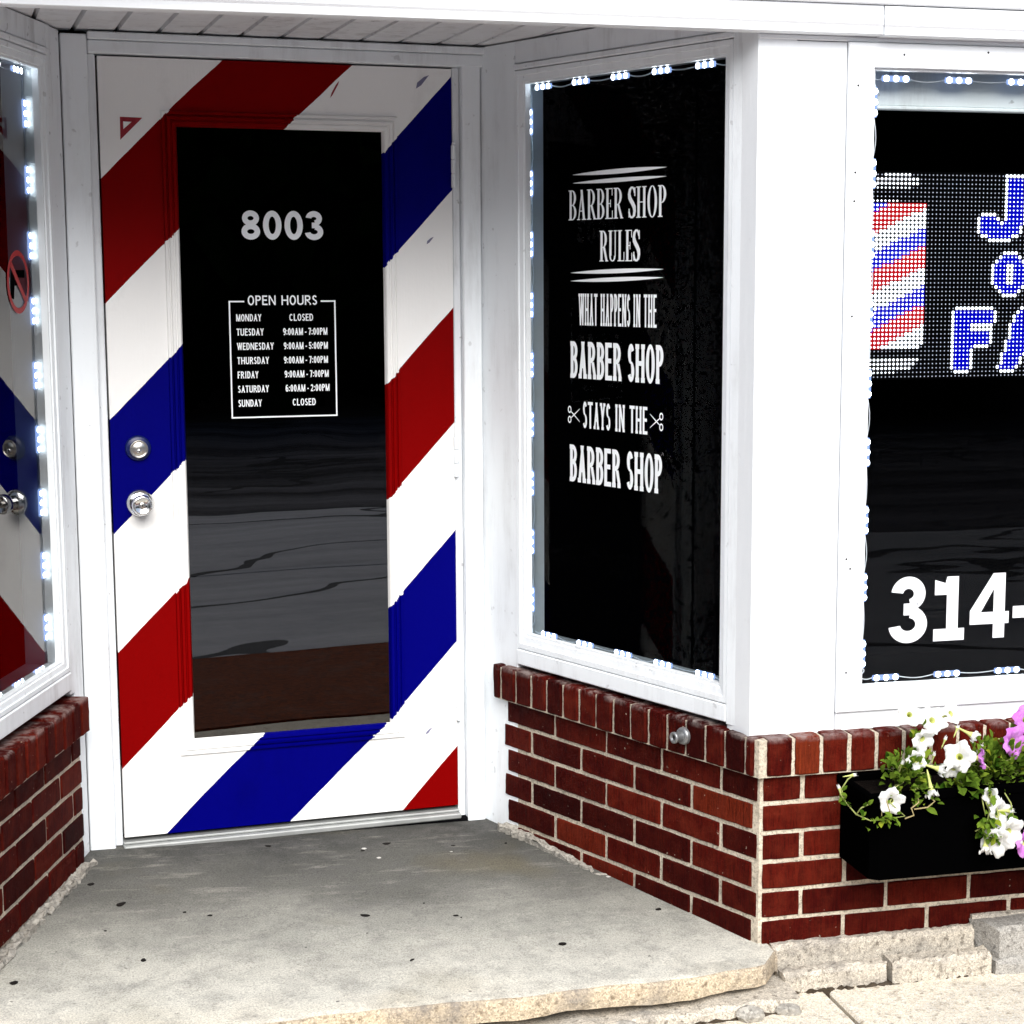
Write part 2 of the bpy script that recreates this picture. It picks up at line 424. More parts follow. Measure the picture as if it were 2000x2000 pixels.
M['chrome'] = plain('polished_steel', (0.82, 0.82, 0.82), 0.14, 0.5, 1.0, 0.1, 20)
M['alu'] = plain('worn_aluminium', (0.55, 0.57, 0.56), 0.45, 0.5, 0.55, 0.5, 14)
M['darkmetal'] = plain('dark_metal', (0.02, 0.02, 0.02), 0.4, 0.5, 0.6)
M['galv'] = plain('galvanised_metal', (0.36, 0.37, 0.38), 0.42, 0.5, 0.7, 0.5, 60)
M['bluepaint'] = plain('blue_overpaint', (0.004, 0.012, 0.10), 0.35, 0.5)
M['vinyl'] = plain('white_vinyl', (0.90, 0.94, 0.97), 0.5, 0.3, 0.0, 0.04, 10)
M['redvinyl'] = plain('red_vinyl', (0.36, 0.004, 0.006), 0.45, 0.3, 0.0, 0.1, 10)
M['reveal'] = plain('glossy_reveal', (0.80, 0.86, 0.87), 0.10, 0.6, 0.0, 0.35, 6)
M['blind'] = white_paint('grey_blind_fabric', (0.80, 0.86, 0.86), dirt=0.9, rough=0.7)
M['doorglass'] = glass('door_glass', 1.82, (0.3, 0.3, 0.32), 0.0009)
M['sideglass'] = glass('tinted_glass', 1.12, (0.9, 0.94, 0.96))
M['leftglass'] = glass('left_glass', 1.62, (0.90, 0.94, 0.95), 0.0003)
M['frontglass'] = glass('front_glass', 1.32, (0.93, 0.95, 0.96), 0.0003)
M['ledbody'] = emit('led_module_glow', (0.36, 0.52, 1.0), 1.15)
M['leddot'] = emit('led_dot', (0.86, 0.93, 1.0), 20.0)
M['wire'] = plain('clear_wire', (0.85, 0.90, 0.95), 0.3, 0.5, 0, .05)
M['px_white'] = emit('pixel_white', (0.92, 0.94, 1.0), 2.4)
M['px_dim'] = emit('pixel_dim', (0.75, 0.78, 0.95), 0.9)
M['px_blue'] = emit('pixel_field_blue', (0.0, 0.0, 0.62), 1.0)
M['px_red'] = emit('pixel_field_red', (0.58, 0.0, 0.002), 1.0)
M['leaf'] = leaf_mat('petunia_leaf', (0.028, 0.075, 0.006), (0.20, 0.31, 0.035))
M['stem'] = plain('petunia_stem', (0.34, 0.38, 0.12), 0.7, 0.2)
M['drystem'] = plain('dry_stem', (0.42, 0.34, 0.16), 0.8, 0.2)
M['petal_w'] = petal_mat('white_petal', (0.90, 0.90, 0.88), (0.84, 0.86, 0.82))
M['petal_p'] = petal_mat('purple_petal', (0.66, 0.22, 0.72), (0.78, 0.42, 0.84))
M['throat'] = plain('flower_tube', (0.62, 0.66, 0.22), 0.6, 0.2)
M['soil'] = plain('potting_soil', (0.006, 0.004, 0.003), 0.95, 0.05, 0, .6, 90, .006)
M['wood_leaf'] = leaf_mat('tree_leaf', (0.004, 0.010, 0.003), (0.015, 0.035, 0.008))
M['scrap'] = plain('debris', (0.012, 0.010, 0.009), 0.9, 0.1)
M['stone'] = aggregate_mat('broken_concrete', (0.36, 0.34, 0.30), (0.2, 0.18, 0.15), 180, 0.3)

# ------------------------------------------------------------------ site frames (metres)
# local x runs to the right along the wall, local y into the building, z up
PHI = 0.0820
DOOR = dict(loc=(0.0, 0.9516, 0.0), rz=PHI)
SIDE_RZ = math.atan2(-0.91822, 0.39607)
SIDE = dict(loc=(1.4274, 0.0, 0.0), rz=SIDE_RZ)
LEFT_RZ = math.atan2(0.95437, 0.29862)
LEFT = dict(loc=(-0.1164, 0.785, 0.0), rz=LEFT_RZ)
FRONT = dict(loc=(0.0, 0.0, 0.0), rz=0.0)
def w2(fr, x, y):
    c, s = math.cos(fr['rz']), math.sin(fr['rz'])
    return (fr['loc'][0] + x * c - y * s, fr['loc'][1] + x * s + y * c)
SLABZ = lambda x, y: -0.0489 - 0.0241 * x + 0.0298 * y
WALK = -0.175
ZT, ZS, CR = 0.418, 0.3265, 0.0703     # cap top, cap underside, brick course

# ------------------------------------------------------------------ lettering
def text_polys(body, bold=0.0):
    cu = bpy.data.curves.new('txt', 'FONT'); cu.body = body; cu.size = 1.0
    cu.resolution_u = 6; cu.offset = bold; cu.fill_mode = 'FRONT'
    ob = bpy.data.objects.new('txt', cu); COL.objects.link(ob)
    dg = bpy.context.evaluated_depsgraph_get(); dg.update()
    me = bpy.data.meshes.new_from_object(ob.evaluated_get(dg))
    vs = [(v.co.x, v.co.y) for v in me.vertices]; fs = [list(p.vertices) for p in me.polygons]
    bpy.data.objects.remove(ob); bpy.data.curves.remove(cu); bpy.data.meshes.remove(me)
    return vs, fs

def put_text(mb, body, x0, x1, z0, z1, y, bold=0.0, m=0):
    vs, fs = text_polys(body, bold)
    ax0 = min(v[0] for v in vs); ax1 = max(v[0] for v in vs); az0 = min(v[1] for v in vs); az1 = max(v[1] for v in vs)
    out = [(x0 + (a - ax0) / (ax1 - ax0) * (x1 - x0), y, z0 + (b - az0) / (az1 - az0) * (z1 - z0)) for a, b in vs]
    mb.mesh(out, fs, m)

class Glyphs:
    """condensed serif capitals drawn from stems, bowls and serifs"""
    W = dict(A=.80, B=.70, E=.64, H=.84, I=.40, L=.62, N=.84, O=.78, P=.66, R=.76, S=.60, T=.70, U=.78, W=1.12, Y=.74, C=.74, D=.74, F=.60, M=.92)
    W.update({'0': .62, '1': .46, '2': .60, '3': .60, '4': .64, '5': .60, '6': .62, '7': .58, '8': .62, '9': .62, ':': .20, '-': .34})
    def __init__(s, mb, y, ts, th, sv, sans=False):
        s.mb, s.y, s.ts, s.th, s.sv, s.sans = mb, y, ts, th, sv, sans
        s.k = 0
    def q(s, pts):
        s.k += 1
        s.mb.poly([(a, s.y - 2e-6 * (s.k % 7), b) for a, b in pts])
    def rect(s, x0, z0, x1, z1): s.q([(x0, z0), (x1, z0), (x1, z1), (x0, z1)])
    def arc(s, cx, cz, rx, rz, a0, a1, tx, tz, n=18):
        P = []
        for i in range(n + 1):
            a = R(a0 + (a1 - a0) * i / n)
            P.append(((cx + rx * math.cos(a), cz + rz * math.sin(a)), (cx + (rx - tx) * math.cos(a), cz + (rz - tz) * math.sin(a))))
        for i in range(n): s.q([P[i][0], P[i + 1][0], P[i + 1][1], P[i][1]])
    def bowl(s, x, w, z0, z1):
        rz = (z1 - z0) / 2; rx = min(w * 0.75, rz * 0.9); xs = x + w - rx
        s.rect(x, z1 - s.th, xs, z1); s.rect(x, z0, xs, z0 + s.th)
        s.arc(xs, (z0 + z1) / 2, rx, rz, -90, 90, s.ts, s.th)
    def serif(s, xc, z, up, wid=None):
        w = wid or (s.ts + 2 * s.sv)
        s.rect(xc - w / 2, z if up else z - s.th, xc + w / 2, z + s.th if up else z)
    def stem(s, x, h, l=True, r=True, ts=None):
        ts = ts or s.ts
        s.rect(x, 0 + s.z, x + ts, h + s.z)
        for z, up in ((s.z, True), (s.z + h, False)):
            a = x - (s.sv if l else 0); b = x + ts + (s.sv if r else 0)
            s.rect(a, z if up else z - s.th, b, z + s.th if up else z)
    def diag(s, xa, za, xb, zb, t): s.q([(xa, za), (xa + t, za), (xb + t, zb), (xb, zb)])
    def draw(s, ch, x, w, z, h):
        s.z = z; ts, th, sv = s.ts, s.th, s.sv
        thin = max(th, ts * 0.42) if th < ts * 0.6 else ts * 0.9
        q2 = lambda *a: s.q([(x + p * w, z + q * h) for p, q in a])
        tw, tz = ts / w, th / h
        if ch == 'C': s.arc(x + w * .5, z + h / 2, w * .5, h / 2, 42, 318, ts, th, 30)
        elif ch == 'D':
            s.rect(x, z, x + ts, z + h); s.rect(x + ts * .9, z + h - th, x + w * .45, z + h); s.rect(x + ts * .9, z, x + w * .45, z + th)
            s.arc(x + w * .45, z + h / 2, w * .55, h / 2, -90, 90, ts, th, 22)
        elif ch == 'F':
            s.rect(x, z, x + ts, z + h); s.rect(x + ts * .9, z + h - th, x + w, z + h); s.rect(x + ts * .9, z + h * .5 - th * .5, x + w * .86, z + h * .5 + th * .5)
        elif ch == 'M':
            s.rect(x, z, x + ts * .9, z + h); s.rect(x + w - ts * .9, z, x + w, z + h)
            s.diag(x + w * .5 - ts * .5, z, x, z + h, ts); s.diag(x + w * .5 - ts * .5, z, x + w - ts, z + h, ts)
        elif ch == '0': s.arc(x + w / 2, z + h / 2, w / 2, h / 2, 0, 360, ts, th, 36)
        elif ch == '8':
            s.arc(x + w / 2, z + h * .735, w * .455, h * .265, 0, 360, ts * .95, th * .95, 30); s.arc(x + w / 2, z + h * .28, w * .5, h * .28, 0, 360, ts, th, 30)
        elif ch == '3':
            s.arc(x + w * .46, z + h * .74, w * .46, h * .26, -80, 172, ts, th, 26); s.arc(x + w * .46, z + h * .28, w * .52, h * .28, -172, 80, ts, th, 26)
            s.rect(x + w * .34, z + h * .52 - th * .55, x + w * .72, z + h * .52 + th * .42)
        elif ch == '1':
            s.rect(x + w * .60 - ts / 2, z, x + w * .60 + ts / 2, z + h); q2((.60 - tw / 2, 1), (.60 - tw / 2, 1 - 1.5 * tz), (.02, .72), (.02, .72 + 1.25 * tz), (.36, .90))
            if not s.sans: s.rect(x, z, x + w, z + th)
        elif ch == '4':
            s.rect(x + w * .60, z, x + w * .60 + ts, z + h); s.rect(x, z + h * .22, x + w, z + h * .22 + th)
            q2((0, .22), (0, .22 + tz * 1.15), (.60 - .02, 1), (.60 + tw, 1), (.60 + tw, 1 - tz * .4), (.60, 1 - tz * 1.3), (tw * .95, .22 + tz))
        elif ch == '7':
            s.rect(x, z + h - th, x + w, z + h); q2((.22, 0), (.22 + tw, 0), (1, 1 - tz), (1 - tw * 1.05, 1 - tz))
        elif ch == '2':
            s.arc(x + w * .48, z + h * .71, w * .48, h * .29, -32, 172, ts, th, 26); s.rect(x, z, x + w, z + th)
            q2((0, tz * .9), (0, tz * .4), (tw * 1.3, tz * .9), (.91, .56), (.70, .60))
        elif ch == '5':
            s.rect(x + w * .14, z + h - th, x + w * .94, z + h); s.rect(x + w * .10, z + h * .44, x + w * .10 + ts * .85, z + h); s.arc(x + w * .46, z + h * .32, w * .52, h * .32, -165, 128, ts, th, 28)
        elif ch == '6':
            s.arc(x + w / 2, z + h * .32, w * .5, h * .32, 0, 360, ts, th, 30); s.arc(x + w * .56, z + h * .5, w * .56, h * .5, 60, 200, ts, th, 24)
        elif ch == '9':
            s.arc(x + w / 2, z + h * .68, w * .5, h * .32, 0, 360, ts, th, 30); s.arc(x + w * .44, z + h * .5, w * .56, h * .5, 240, 380, ts, th, 24)
        elif ch == ':':
            c = x + w / 2; s.rect(c - ts / 2, z + h * .08, c + ts / 2, z + h * .08 + th * 1.1); s.rect(c - ts / 2, z + h * .55, c + ts / 2, z + h * .55 + th * 1.1)
        elif ch == '-': s.rect(x, z + h * .33, x + w, z + h * .33 + th)
        elif s.sans and ch in 'EL':
            s.rect(x, z, x + ts, z + h); s.rect(x + ts * .9, z, x + w, z + th)
            if ch == 'E': s.rect(x + ts * .9, z + h - th, x + w * .96, z + h); s.rect(x + ts * .9, z + h * .52 - th * .5, x + w * .88, z + h * .52 + th * .5)
        elif s.sans and ch == 'T': s.rect(x, z + h - th, x + w, z + h); s.rect(x + (w - ts) / 2, z, x + (w + ts) / 2, z + h)
        elif ch == 'I': s.stem(x + (w - ts) / 2, h)
        elif ch == 'H':
            s.stem(x + sv, h); s.stem(x + w - ts - sv, h); s.rect(x + sv + ts, z + h * .5 - th / 2, x + w - ts - sv, z + h * .5 + th / 2)
        elif ch == 'N':
            s.stem(x + sv, h, r=False, ts=thin); s.stem(x + w - thin - sv, h, ts=thin); s.diag(x + sv, z + h, x + w - sv - ts, z, ts)
        elif ch == 'L':
            s.stem(x + sv, h); s.rect(x + sv, z, x + w, z + th); s.rect(x + w - thin * .7, z, x + w, z + h * .3)
        elif ch == 'E':
            s.stem(x + sv, h, r=False)
            s.rect(x + sv, z, x + w, z + th); s.rect(x + sv, z + h - th, x + w * .96, z + h); s.rect(x + sv, z + h * .5 - th / 2, x + w * .74, z + h * .5 + th / 2)
            e = thin * .7
            s.rect(x + w - e, z, x + w, z + h * .27); s.rect(x + w * .96 - e, z + h * .76, x + w * .96, z + h); s.rect(x + w * .74 - e, z + h * .38, x + w * .74, z + h * .62)
        elif ch == 'T':
            s.rect(x, z + h - th, x + w, z + h); c = x + (w - ts) / 2; s.rect(c, z, c + ts, z + h); s.serif(c + ts / 2, z, True)
            e = thin * .7
            s.rect(x, z + h * .74, x + e, z + h); s.rect(x + w - e, z + h * .74, x + w, z + h)
        elif ch in 'BPR':
            s.stem(x + sv, h, r=(ch != 'B'))
            if ch == 'B':
                s.bowl(x + sv + ts * .5, w - sv * 1.3 - ts * .5, z + h * .48, z + h); s.bowl(x + sv + ts * .5, w - sv - ts * .5, z, z + h * .48 + th)
            else:
                s.bowl(x + sv + ts * .5, w - sv - ts * .5 - (0 if ch == 'P' else w * .08), z + h * .44, z + h)
                if ch == 'R':
                    s.diag(x + sv + ts * 1.15, z + h * .46, x + w - ts * .92, z + th, ts * .95); s.rect(x + w - ts, z, x + w + sv * .7, z + th)
        elif ch == 'A':
            c = x + w / 2
            s.diag(x + sv, z, c - thin * .2, z + h, thin); s.diag(x + w - ts - sv, z, c - ts * .55, z + h, ts)
            s.rect(x + w * .28, z + h * .28, x + w * .72, z + h * .28 + th)
            s.serif(x + sv + thin / 2, z, True, thin + 2 * sv); s.serif(x + w - ts / 2 - sv, z, True)
        elif ch == 'W':
            q = w / 4
            s.diag(x + q, z, x + sv * .4, z + h, ts); s.diag(x + q, z, x + 2 * q, z + h, thin)
            s.diag(x + 3 * q - ts * .4, z, x + 2 * q - ts * .4, z + h, ts); s.diag(x + 3 * q - ts * .4, z, x + w - thin - sv * .4, z + h, thin)
            s.serif(x + sv * .4 + ts / 2, z + h, False); s.serif(x + w - thin / 2 - sv * .4, z + h, False, thin + 2 * sv); s.serif(x + 2 * q, z + h, False)
        elif ch == 'Y':
            c = x + w / 2 - ts / 2
            s.rect(c, z, c + ts, z + h * .45); s.serif(c + ts / 2, z, True)
            s.diag(c, z + h * .44, x + sv * .6, z + h, ts); s.diag(c + ts - thin, z + h * .44, x + w - thin - sv * .6, z + h, thin)
            s.serif(x + sv * .6 + ts / 2, z + h, False); s.serif(x + w - thin / 2 - sv * .6, z + h, False, thin + 2 * sv)
        elif ch == 'O':
            s.arc(x + w / 2, z + h / 2, w / 2, h / 2 * 1.02, 0, 360, ts, th, 36)
        elif ch == 'U':
            s.rect(x + sv, z + w * .42, x + sv + ts, z + h); s.rect(x + w - sv - thin, z + w * .42, x + w - sv, z + h)
            s.serif(x + sv + ts / 2, z + h, False); s.serif(x + w - sv - thin / 2, z + h, False, thin + 2 * sv)
            s.arc(x + w / 2, z + w * .42, w / 2 - sv, w * .43, 180, 360, (ts + thin) / 2, th * 1.1)
        elif ch == 'S' and s.sans:
            s.arc(x + w * .5, z + h * .735, w * .46, h * .265, 22, 270, ts, th, 24); s.arc(x + w * .5, z + h * .27, w * .49, h * .27, 90, -158, ts, th, 24)
            s.q([(x + w * .5, z + h * .47), (x + w * .5, z + h * .47 + th), (x + w * .52, z + h * .54), (x + w * .52, z + h * .54 - th)])
        elif ch == 'S':
            pts = [(.90, .80, .5), (.80, .91, .55), (.62, .975, .5), (.42, .975, .6), (.22, .90, .85), (.13, .77, 1), (.2, .65, 1.05), (.38, .56, 1.1), (.62, .46, 1.1), (.82, .35, 1.05), (.88, .22, 1), (.80, .09, .85), (.60, .025, .6), (.38, .025, .5), (.2, .09, .55), (.09, .22, .5)]
            P = []
            for i, (a, b, t) in enumerate(pts):
                a0, b0, _ = pts[max(i - 1, 0)]; a1, b1, _ = pts[min(i + 1, len(pts) - 1)]
                dx, dz = (a1 - a0) * w, (b1 - b0) * h; l = math.hypot(dx, dz)
                hw = (ts * .5 * abs(dz / l) + th * .5 * abs(dx / l)) if s.sans else ts * .5 * t * abs(dz / l) + th * .55 * abs(dx / l) + ts * .16 * (1 if 5 < i < 10 else .4)
                px, pz = x + a * w, z + b * h
                P.append(((px - dz / l * hw, pz + dx / l * hw), (px + dz / l * hw, pz - dx / l * hw)))
            for i in range(len(P) - 1): s.q([P[i][0], P[i + 1][0], P[i + 1][1], P[i][1]])
            if s.sans: return
            e = ts * .45
            s.rect(x + w * .84, z + h * .70, x + w * .84 + e, z + h * .98); s.rect(x + w * .05, z + h * .02, x + w * .05 + e, z + h * .30)
    def line(s, body, x0, x1, z0, z1, gap=.07, space=.34, first=1.0):
        tot = sum((space if c == ' ' else s.W[c]) for c in body) + gap * (len(body) - 1)
        k = (x1 - x0) / tot; x = x0
        for c in body:
            if c == ' ': x += (space + gap) * k; continue
            s.draw(c, x, s.W[c] * k, z0, z1 - z0); x += (s.W[c] + gap) * k

# ------------------------------------------------------------------ ground, road, slab
def wobble(x, a, f, p=0.0): return a * (math.sin(x * f + p) + 0.5 * math.sin(x * f * 2.3 + 1.7 + p) + 0.3 * math.sin(x * f * 5.1 + 0.6))
g = MB(); g.box(-60, 60, -60, 30, -1.0, WALK - 0.05, 0.0)
tag(g.build('ground', M['dirt']), kind='structure')
walk = MB()
xs = [-8.0, -5.6, -3.2, -0.75, 1.565, 4.0, 6.4, 8.8]
for i in range(len(xs) - 1):
    walk.box(xs[i] + 0.005, xs[i + 1] - 0.005, -0.78, 0.14, WALK - 0.2, WALK, 0.006)
tag(walk.build('sidewalk', M['walk']), kind='structure')
pv = MB(); pv.box(-9, 10, -2.1, -0.80, WALK - 0.2, WALK + 0.002, 0.004)
tag(pv.build('paving', M['paver']), kind='structure')
rd = MB()
rd.box(-40, 40, -4.25, -2.12, WALK - 0.3, WALK - 0.004, 0.01); rd.box(-40, 40, -6.9, -4.27, WALK - 0.3, WALK - 0.006, 0.01)
rd.box(-40, 40, -15.0, -6.93, WALK - 0.3, WALK - 0.02, 0.01, 1)
tag(rd.build('road', [M['road'], M['asphalt']]), kind='structure')

# entry slab: sloping cement pad with a broken front edge
sl = MB()
nx, ny = 150, 26
def fedge(x):
    pts = [(-2.2, -0.34), (-0.3, -0.262), (0.325, -0.222), (0.524, -0.198), (0.79, -0.195), (0.975, -0.178), (1.24, -0.162), (1.40, -0.122), (1.452, -0.052)]
    for (a, b), (c, d) in zip(pts, pts[1:]):
        if x <= c: return b + (d - b) * (x - a) / (c - a) + wobble(x, 0.0035, 21)
    return pts[-1][1]
top = []
rnd_e = random.Random(31)
for i in range(nx + 1):
    x = -2.2 + (1.452 + 2.2) * i / nx
    y0 = fedge(x)
    col = []
    for j in range(ny + 1):
        y = y0 + 0.008 + (1.35 - y0 - 0.008) * (j / ny) ** 1.2
        col.append((x, y, SLABZ(x, y) + wobble(x + y, 0.0006, 9)))
    z0 = SLABZ(x, y0)
    ch = max(0, wobble(x, .0035, 47, 2.0)) + rnd_e.uniform(0, .0016)
    lip = [(x, y0 + 0.0015 + ch, z0 - 0.0012 - ch * .3), (x, y0 - .001, z0 - 0.005 - ch), (x, y0 - .003 + rnd_e.uniform(-.001, .001), z0 - 0.026), (x, y0 - .002 + rnd_e.uniform(-.0012, .0012), z0 - 0.046 + wobble(x, 0.002, 15)), (x, y0 + 0.05, z0 - 0.051)]
    top.append((lip[::-1], col))
vs = []; F = []; ms = []
per = 5 + ny + 1
for lip, col in top: vs += lip + col
for i in range(nx):
    for j in range(per - 1):
        F.append([i * per + j, (i + 1) * per + j, (i + 1) * per + j + 1, i * per + j + 1]); ms.append(1 if j < 5 else 0)
base = len(sl.v); sl.v += vs
for f, m in zip(F, ms): sl.f.append(f); sl.m.append(m); sl.t.append(.5); sl.sm.append(m == 0)
# right hand end face of the pad
end = [vs[nx * per + j] for j in range(per)]
for j in range(per - 1):
    a, b = end[j], end[j + 1]
    sl.poly([a, b, (b[0] + 0.006, b[1], b[2] - 0.004), (a[0] + 0.006, a[1], a[2] - 0.004)], 1)
    sl.poly([(a[0] + 0.006, a[1], a[2] - 0.004), (b[0] + 0.006, b[1], b[2] - 0.004), (b[0] + 0.004, b[1], -0.16), (a[0] + 0.004, a[1], -0.16)], 1)
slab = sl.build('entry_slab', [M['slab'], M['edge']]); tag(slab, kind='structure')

# bedding of crumbled mortar under the pad and concrete footing under the front brickwork
bd = MB()
def rough_box(mb, x0, x1, y0, y1, z0, z1, n=10, amp=0.006, m=0, seed=0, yslope=0.0):
    rnd = random.Random(seed)
    vs = []; F = []
    prof = [(y0 + 0.004, z0), (y0, z0 + (z1 - z0) * .45), (y0 + 0.003, z1 - 0.010), (y0 + 0.012, z1), ((y0 + y1) / 2, z1 + 0.001), (y1, z1)]
    for i in range(n + 1):
        x = x0 + (x1 - x0) * i / n
        for k, (y, z) in enumerate(prof):
            vs.append((x + (rnd.uniform(-1, 1) * amp if 0 < i < n else rnd.uniform(-1, 1) * amp * .4), y + rnd.uniform(-1, 1) * amp + yslope * (x - x0), z + rnd.uniform(-1, 1) * amp * (0.8 if k > 1 else .3)))
    p = len(prof)
    for i in range(n):
        for k in range(p - 1): F.append([i * p + k, (i + 1) * p + k, (i + 1) * p + k + 1, i * p + k + 1])
    F.append(list(range(p))); F.append([n * p + k for k in range(p)])
    mb.mesh(vs, F, m, .5, False)
rough_box(bd, -2.2, 1.47, -0.392, 0.3, -0.30, -0.146, 70, 0.007, 0, 3, 0.056)
tag(bd.build('mortar_bedding', M['block']), 'crumbling mortar bed between the entry slab and the sidewalk', 'mortar bed')
ft = MB(); rough_box(ft, 1.458, 1.974, -0.026, 0.06, -0.32, -0.082, 40, 0.0035, 0, 5)
rough_box(ft, 1.974, 3.4, -0.02, 0.06, -0.32, -0.06, 10, 0.004, 0, 6)
tag(ft.build('concrete_footing', M['block']), 'rough pale concrete footing directly under the front bricks', 'footing')
k1 = MB(); rough_box(k1, 1.462, 1.722, -0.088, -0.044, -0.30, -0.127, 22, 0.0045, 0, 8)
tag(k1.build('kerb_stone', M['block']), 'worn concrete ledge block beside the corner of the entry slab, left of the crack', 'ledge block', 'broken ledge blocks under the brick wall')
k2 = MB(); rough_box(k2, 1.731, 1.985, -0.098, -0.044, -0.30, -0.124, 22, 0.005, 0, 11)
tag(k2.build('kerb_stone', M['block']), 'cracked concrete ledge block with a chipped rounded end, right of the crack', 'ledge block', 'broken ledge blocks under the brick wall')
k3 = MB(); rough_box(k3, 1.966, 3.4, -0.092, -0.002, -0.30, -0.066, 24, 0.004, 0, 13)
for i in range(6): k3.v[i] = (k3.v[i][0] + .045 * min(1, max(0, -k3.v[i][1] / .10)), k3.v[i][1], k3.v[i][2])
tag(k3.build('kerb_stone', M['blockgrey']), 'taller grey concrete ledge block at the right end under the planter', 'ledge block', 'broken ledge blocks under the brick wall')

dl = MB(); rough_box(dl, 1.40, 2.0, -0.106, -0.03, -0.30, WALK + .003, 60, 0.005, 0, 17)  # dark strips put in for the shadowed gaps below ledge blocks and slab
rough_box(dl, .2, 1.47, -0.272, -.1, -0.30, WALK + .003, 70, 0.006, 0, 18, .056)
tag(dl.build('dirt', M['dirt']), kind='stuff')

k4 = MB(); rough_box(k4, 1.992, 3.0, -0.108, -0.05, -0.30, -0.142, 20, 0.006, 0, 15)
tag(k4.build('kerb_stone', M['blockgrey']), 'low grey concrete ledge piece at the foot of the taller grey block', 'ledge block', 'broken ledge blocks under the brick wall')

def lump(mb, c, r, seed, squash=0.6, m=0):
    rnd = random.Random(seed)
    bm = bmesh.new(); bmesh.ops.create_icosphere(bm, subdivisions=2, radius=1.0)
    a = rnd.uniform(0, 3.14); sx = rnd.uniform(.8, 1.3); sy = rnd.uniform(.6, .9)
    pl = [(Vector((rnd.uniform(-1, 1), rnd.uniform(-1, 1), rnd.uniform(-.6, 1))).normalized(), rnd.uniform(.6, .85)) for _ in range(7)]
    vs = []
    for v in bm.verts:
        p = v.co.copy()
        for n, d in pl:
            e = p.dot(n)
            if e > d: p -= n * (e - d)
        x, y = p.x * sx, p.y * sy
        vs.append((c[0] + r * (x * math.cos(a) - y * math.sin(a)), c[1] + r * (x * math.sin(a) + y * math.cos(a)), c[2] + r * squash * p.z))
    fs = [[v.index for v in f.verts] for f in bm.faces]; bm.free()
    mb.mesh(vs, fs, m)
for i, (x, y, r, lab) in enumerate([(1.05, -0.205, .036, 'pale broken concrete lump under the middle of the slab edge'), (1.09, -0.195, .022, 'small concrete chip tucked under the slab edge'),
        (1.335, -0.205, .040, 'flat grey broken stone below the right end of the slab edge'), (1.435, -0.190, .028, 'pale rounded stone in the gap where slab and ledge meet')]):
    mb = MB(); lump(mb, (x, y, WALK + r * .3), r, 20 + i, .55)
    tag(mb.build('rubble_stone', M['stone']), lab, 'stone', 'rubble stones along the broken slab edge')
for i, (x, y, r) in enumerate([(-0.0157, .5211, .016), (-.0878, .6702, .011), (.1875, .4089, .008), (-.2497, .0873, .012), (.0268, .1622, .010), (-.0554, .3526, .005), (.6109, .8056, .007), (.6824, .8503, .012), (.551, .3426, .012), (.7047, .3997, .005), (.7657, .3046, .008), (.6169, .0555, .008), (.9756, .0852, .011), (1.2627, .2569, .011), (.8559, .8047, .007), (.776, .29, .004), (1.0, .80, .006), (.37, .885, .010), (.13, .44, .006)]):
    mb = MB(); lump(mb, (x, y, SLABZ(x, y) + .0005), r, 60 + i, .22)
    tag(mb.build('debris_scrap', M['scrap']), 'small dark scrap of dirt lying on the grey entry slab', 'debris', 'dark scraps scattered on the entry slab')

# ------------------------------------------------------------------ brick bulkheads
def bricks(mb, x0, x1, rows, joints, rnd, jt=0.0104, bright=0.0, zlow=-0.12):  # bright lifts street faces and lowers recess faces: light put into the tint
    """running courses with front face on local y = 0; joints(row) gives one joint position, bricks 0.217 long"""
    for k in range(rows):
        z1 = ZS - k * CR - jt * .5; z0 = ZS - (k + 1) * CR + jt * .5
        if z1 < zlow: break
        j, L = joints(k)
        a = j - L * (int((j - x0) / L) + 1)
        while a < x1:
            b0, b1 = max(a + jt * .5, x0), min(a + L - jt * .5, x1)
            if b1 - b0 > 0.02:
                dy = rnd.uniform(-.0012, .0012); dz = rnd.uniform(-.0008, .0008)
                t = min(1, max(0, rnd.gauss(0.42 + bright, .17)))
                mb.brick(b0 + rnd.uniform(-.001, .001), b1 + rnd.uniform(-.001, .001), dy, .05, z0 + dz, z1 + dz, t, rnd)
            a += L
def rowlock(mb, x0, x1, j0, pitch, rnd, proud=0.022, jt=0.0100, bright=0.0):  # bright: cap tint also carries the lit street side and shaded recess
    a = j0 - pitch * (int((j0 - x0) / pitch) + 1)
    while a < x1:
        b0, b1 = max(a + jt * .5, x0), min(a + pitch - jt * .5, x1)
        if b1 - b0 > 0.012:
            t = min(1, max(0, rnd.gauss(0.45 + bright, .20)))
            mb.brick(b0 + rnd.uniform(-.001, .001), b1 + rnd.uniform(-.001, .001), -proud + rnd.uniform(-.0015, .0015), .07, ZS + rnd.uniform(-.001, .001), ZT + rnd.uniform(-.0015, .0015), t, rnd, .0034, .0009, .012)
        a += pitch
def xform(mb, fr, start):
    for i in range(start, len(mb.v)):
        x, y, z = mb.v[i]; a, b = w2(fr, x, y); mb.v[i] = (a, b, z)

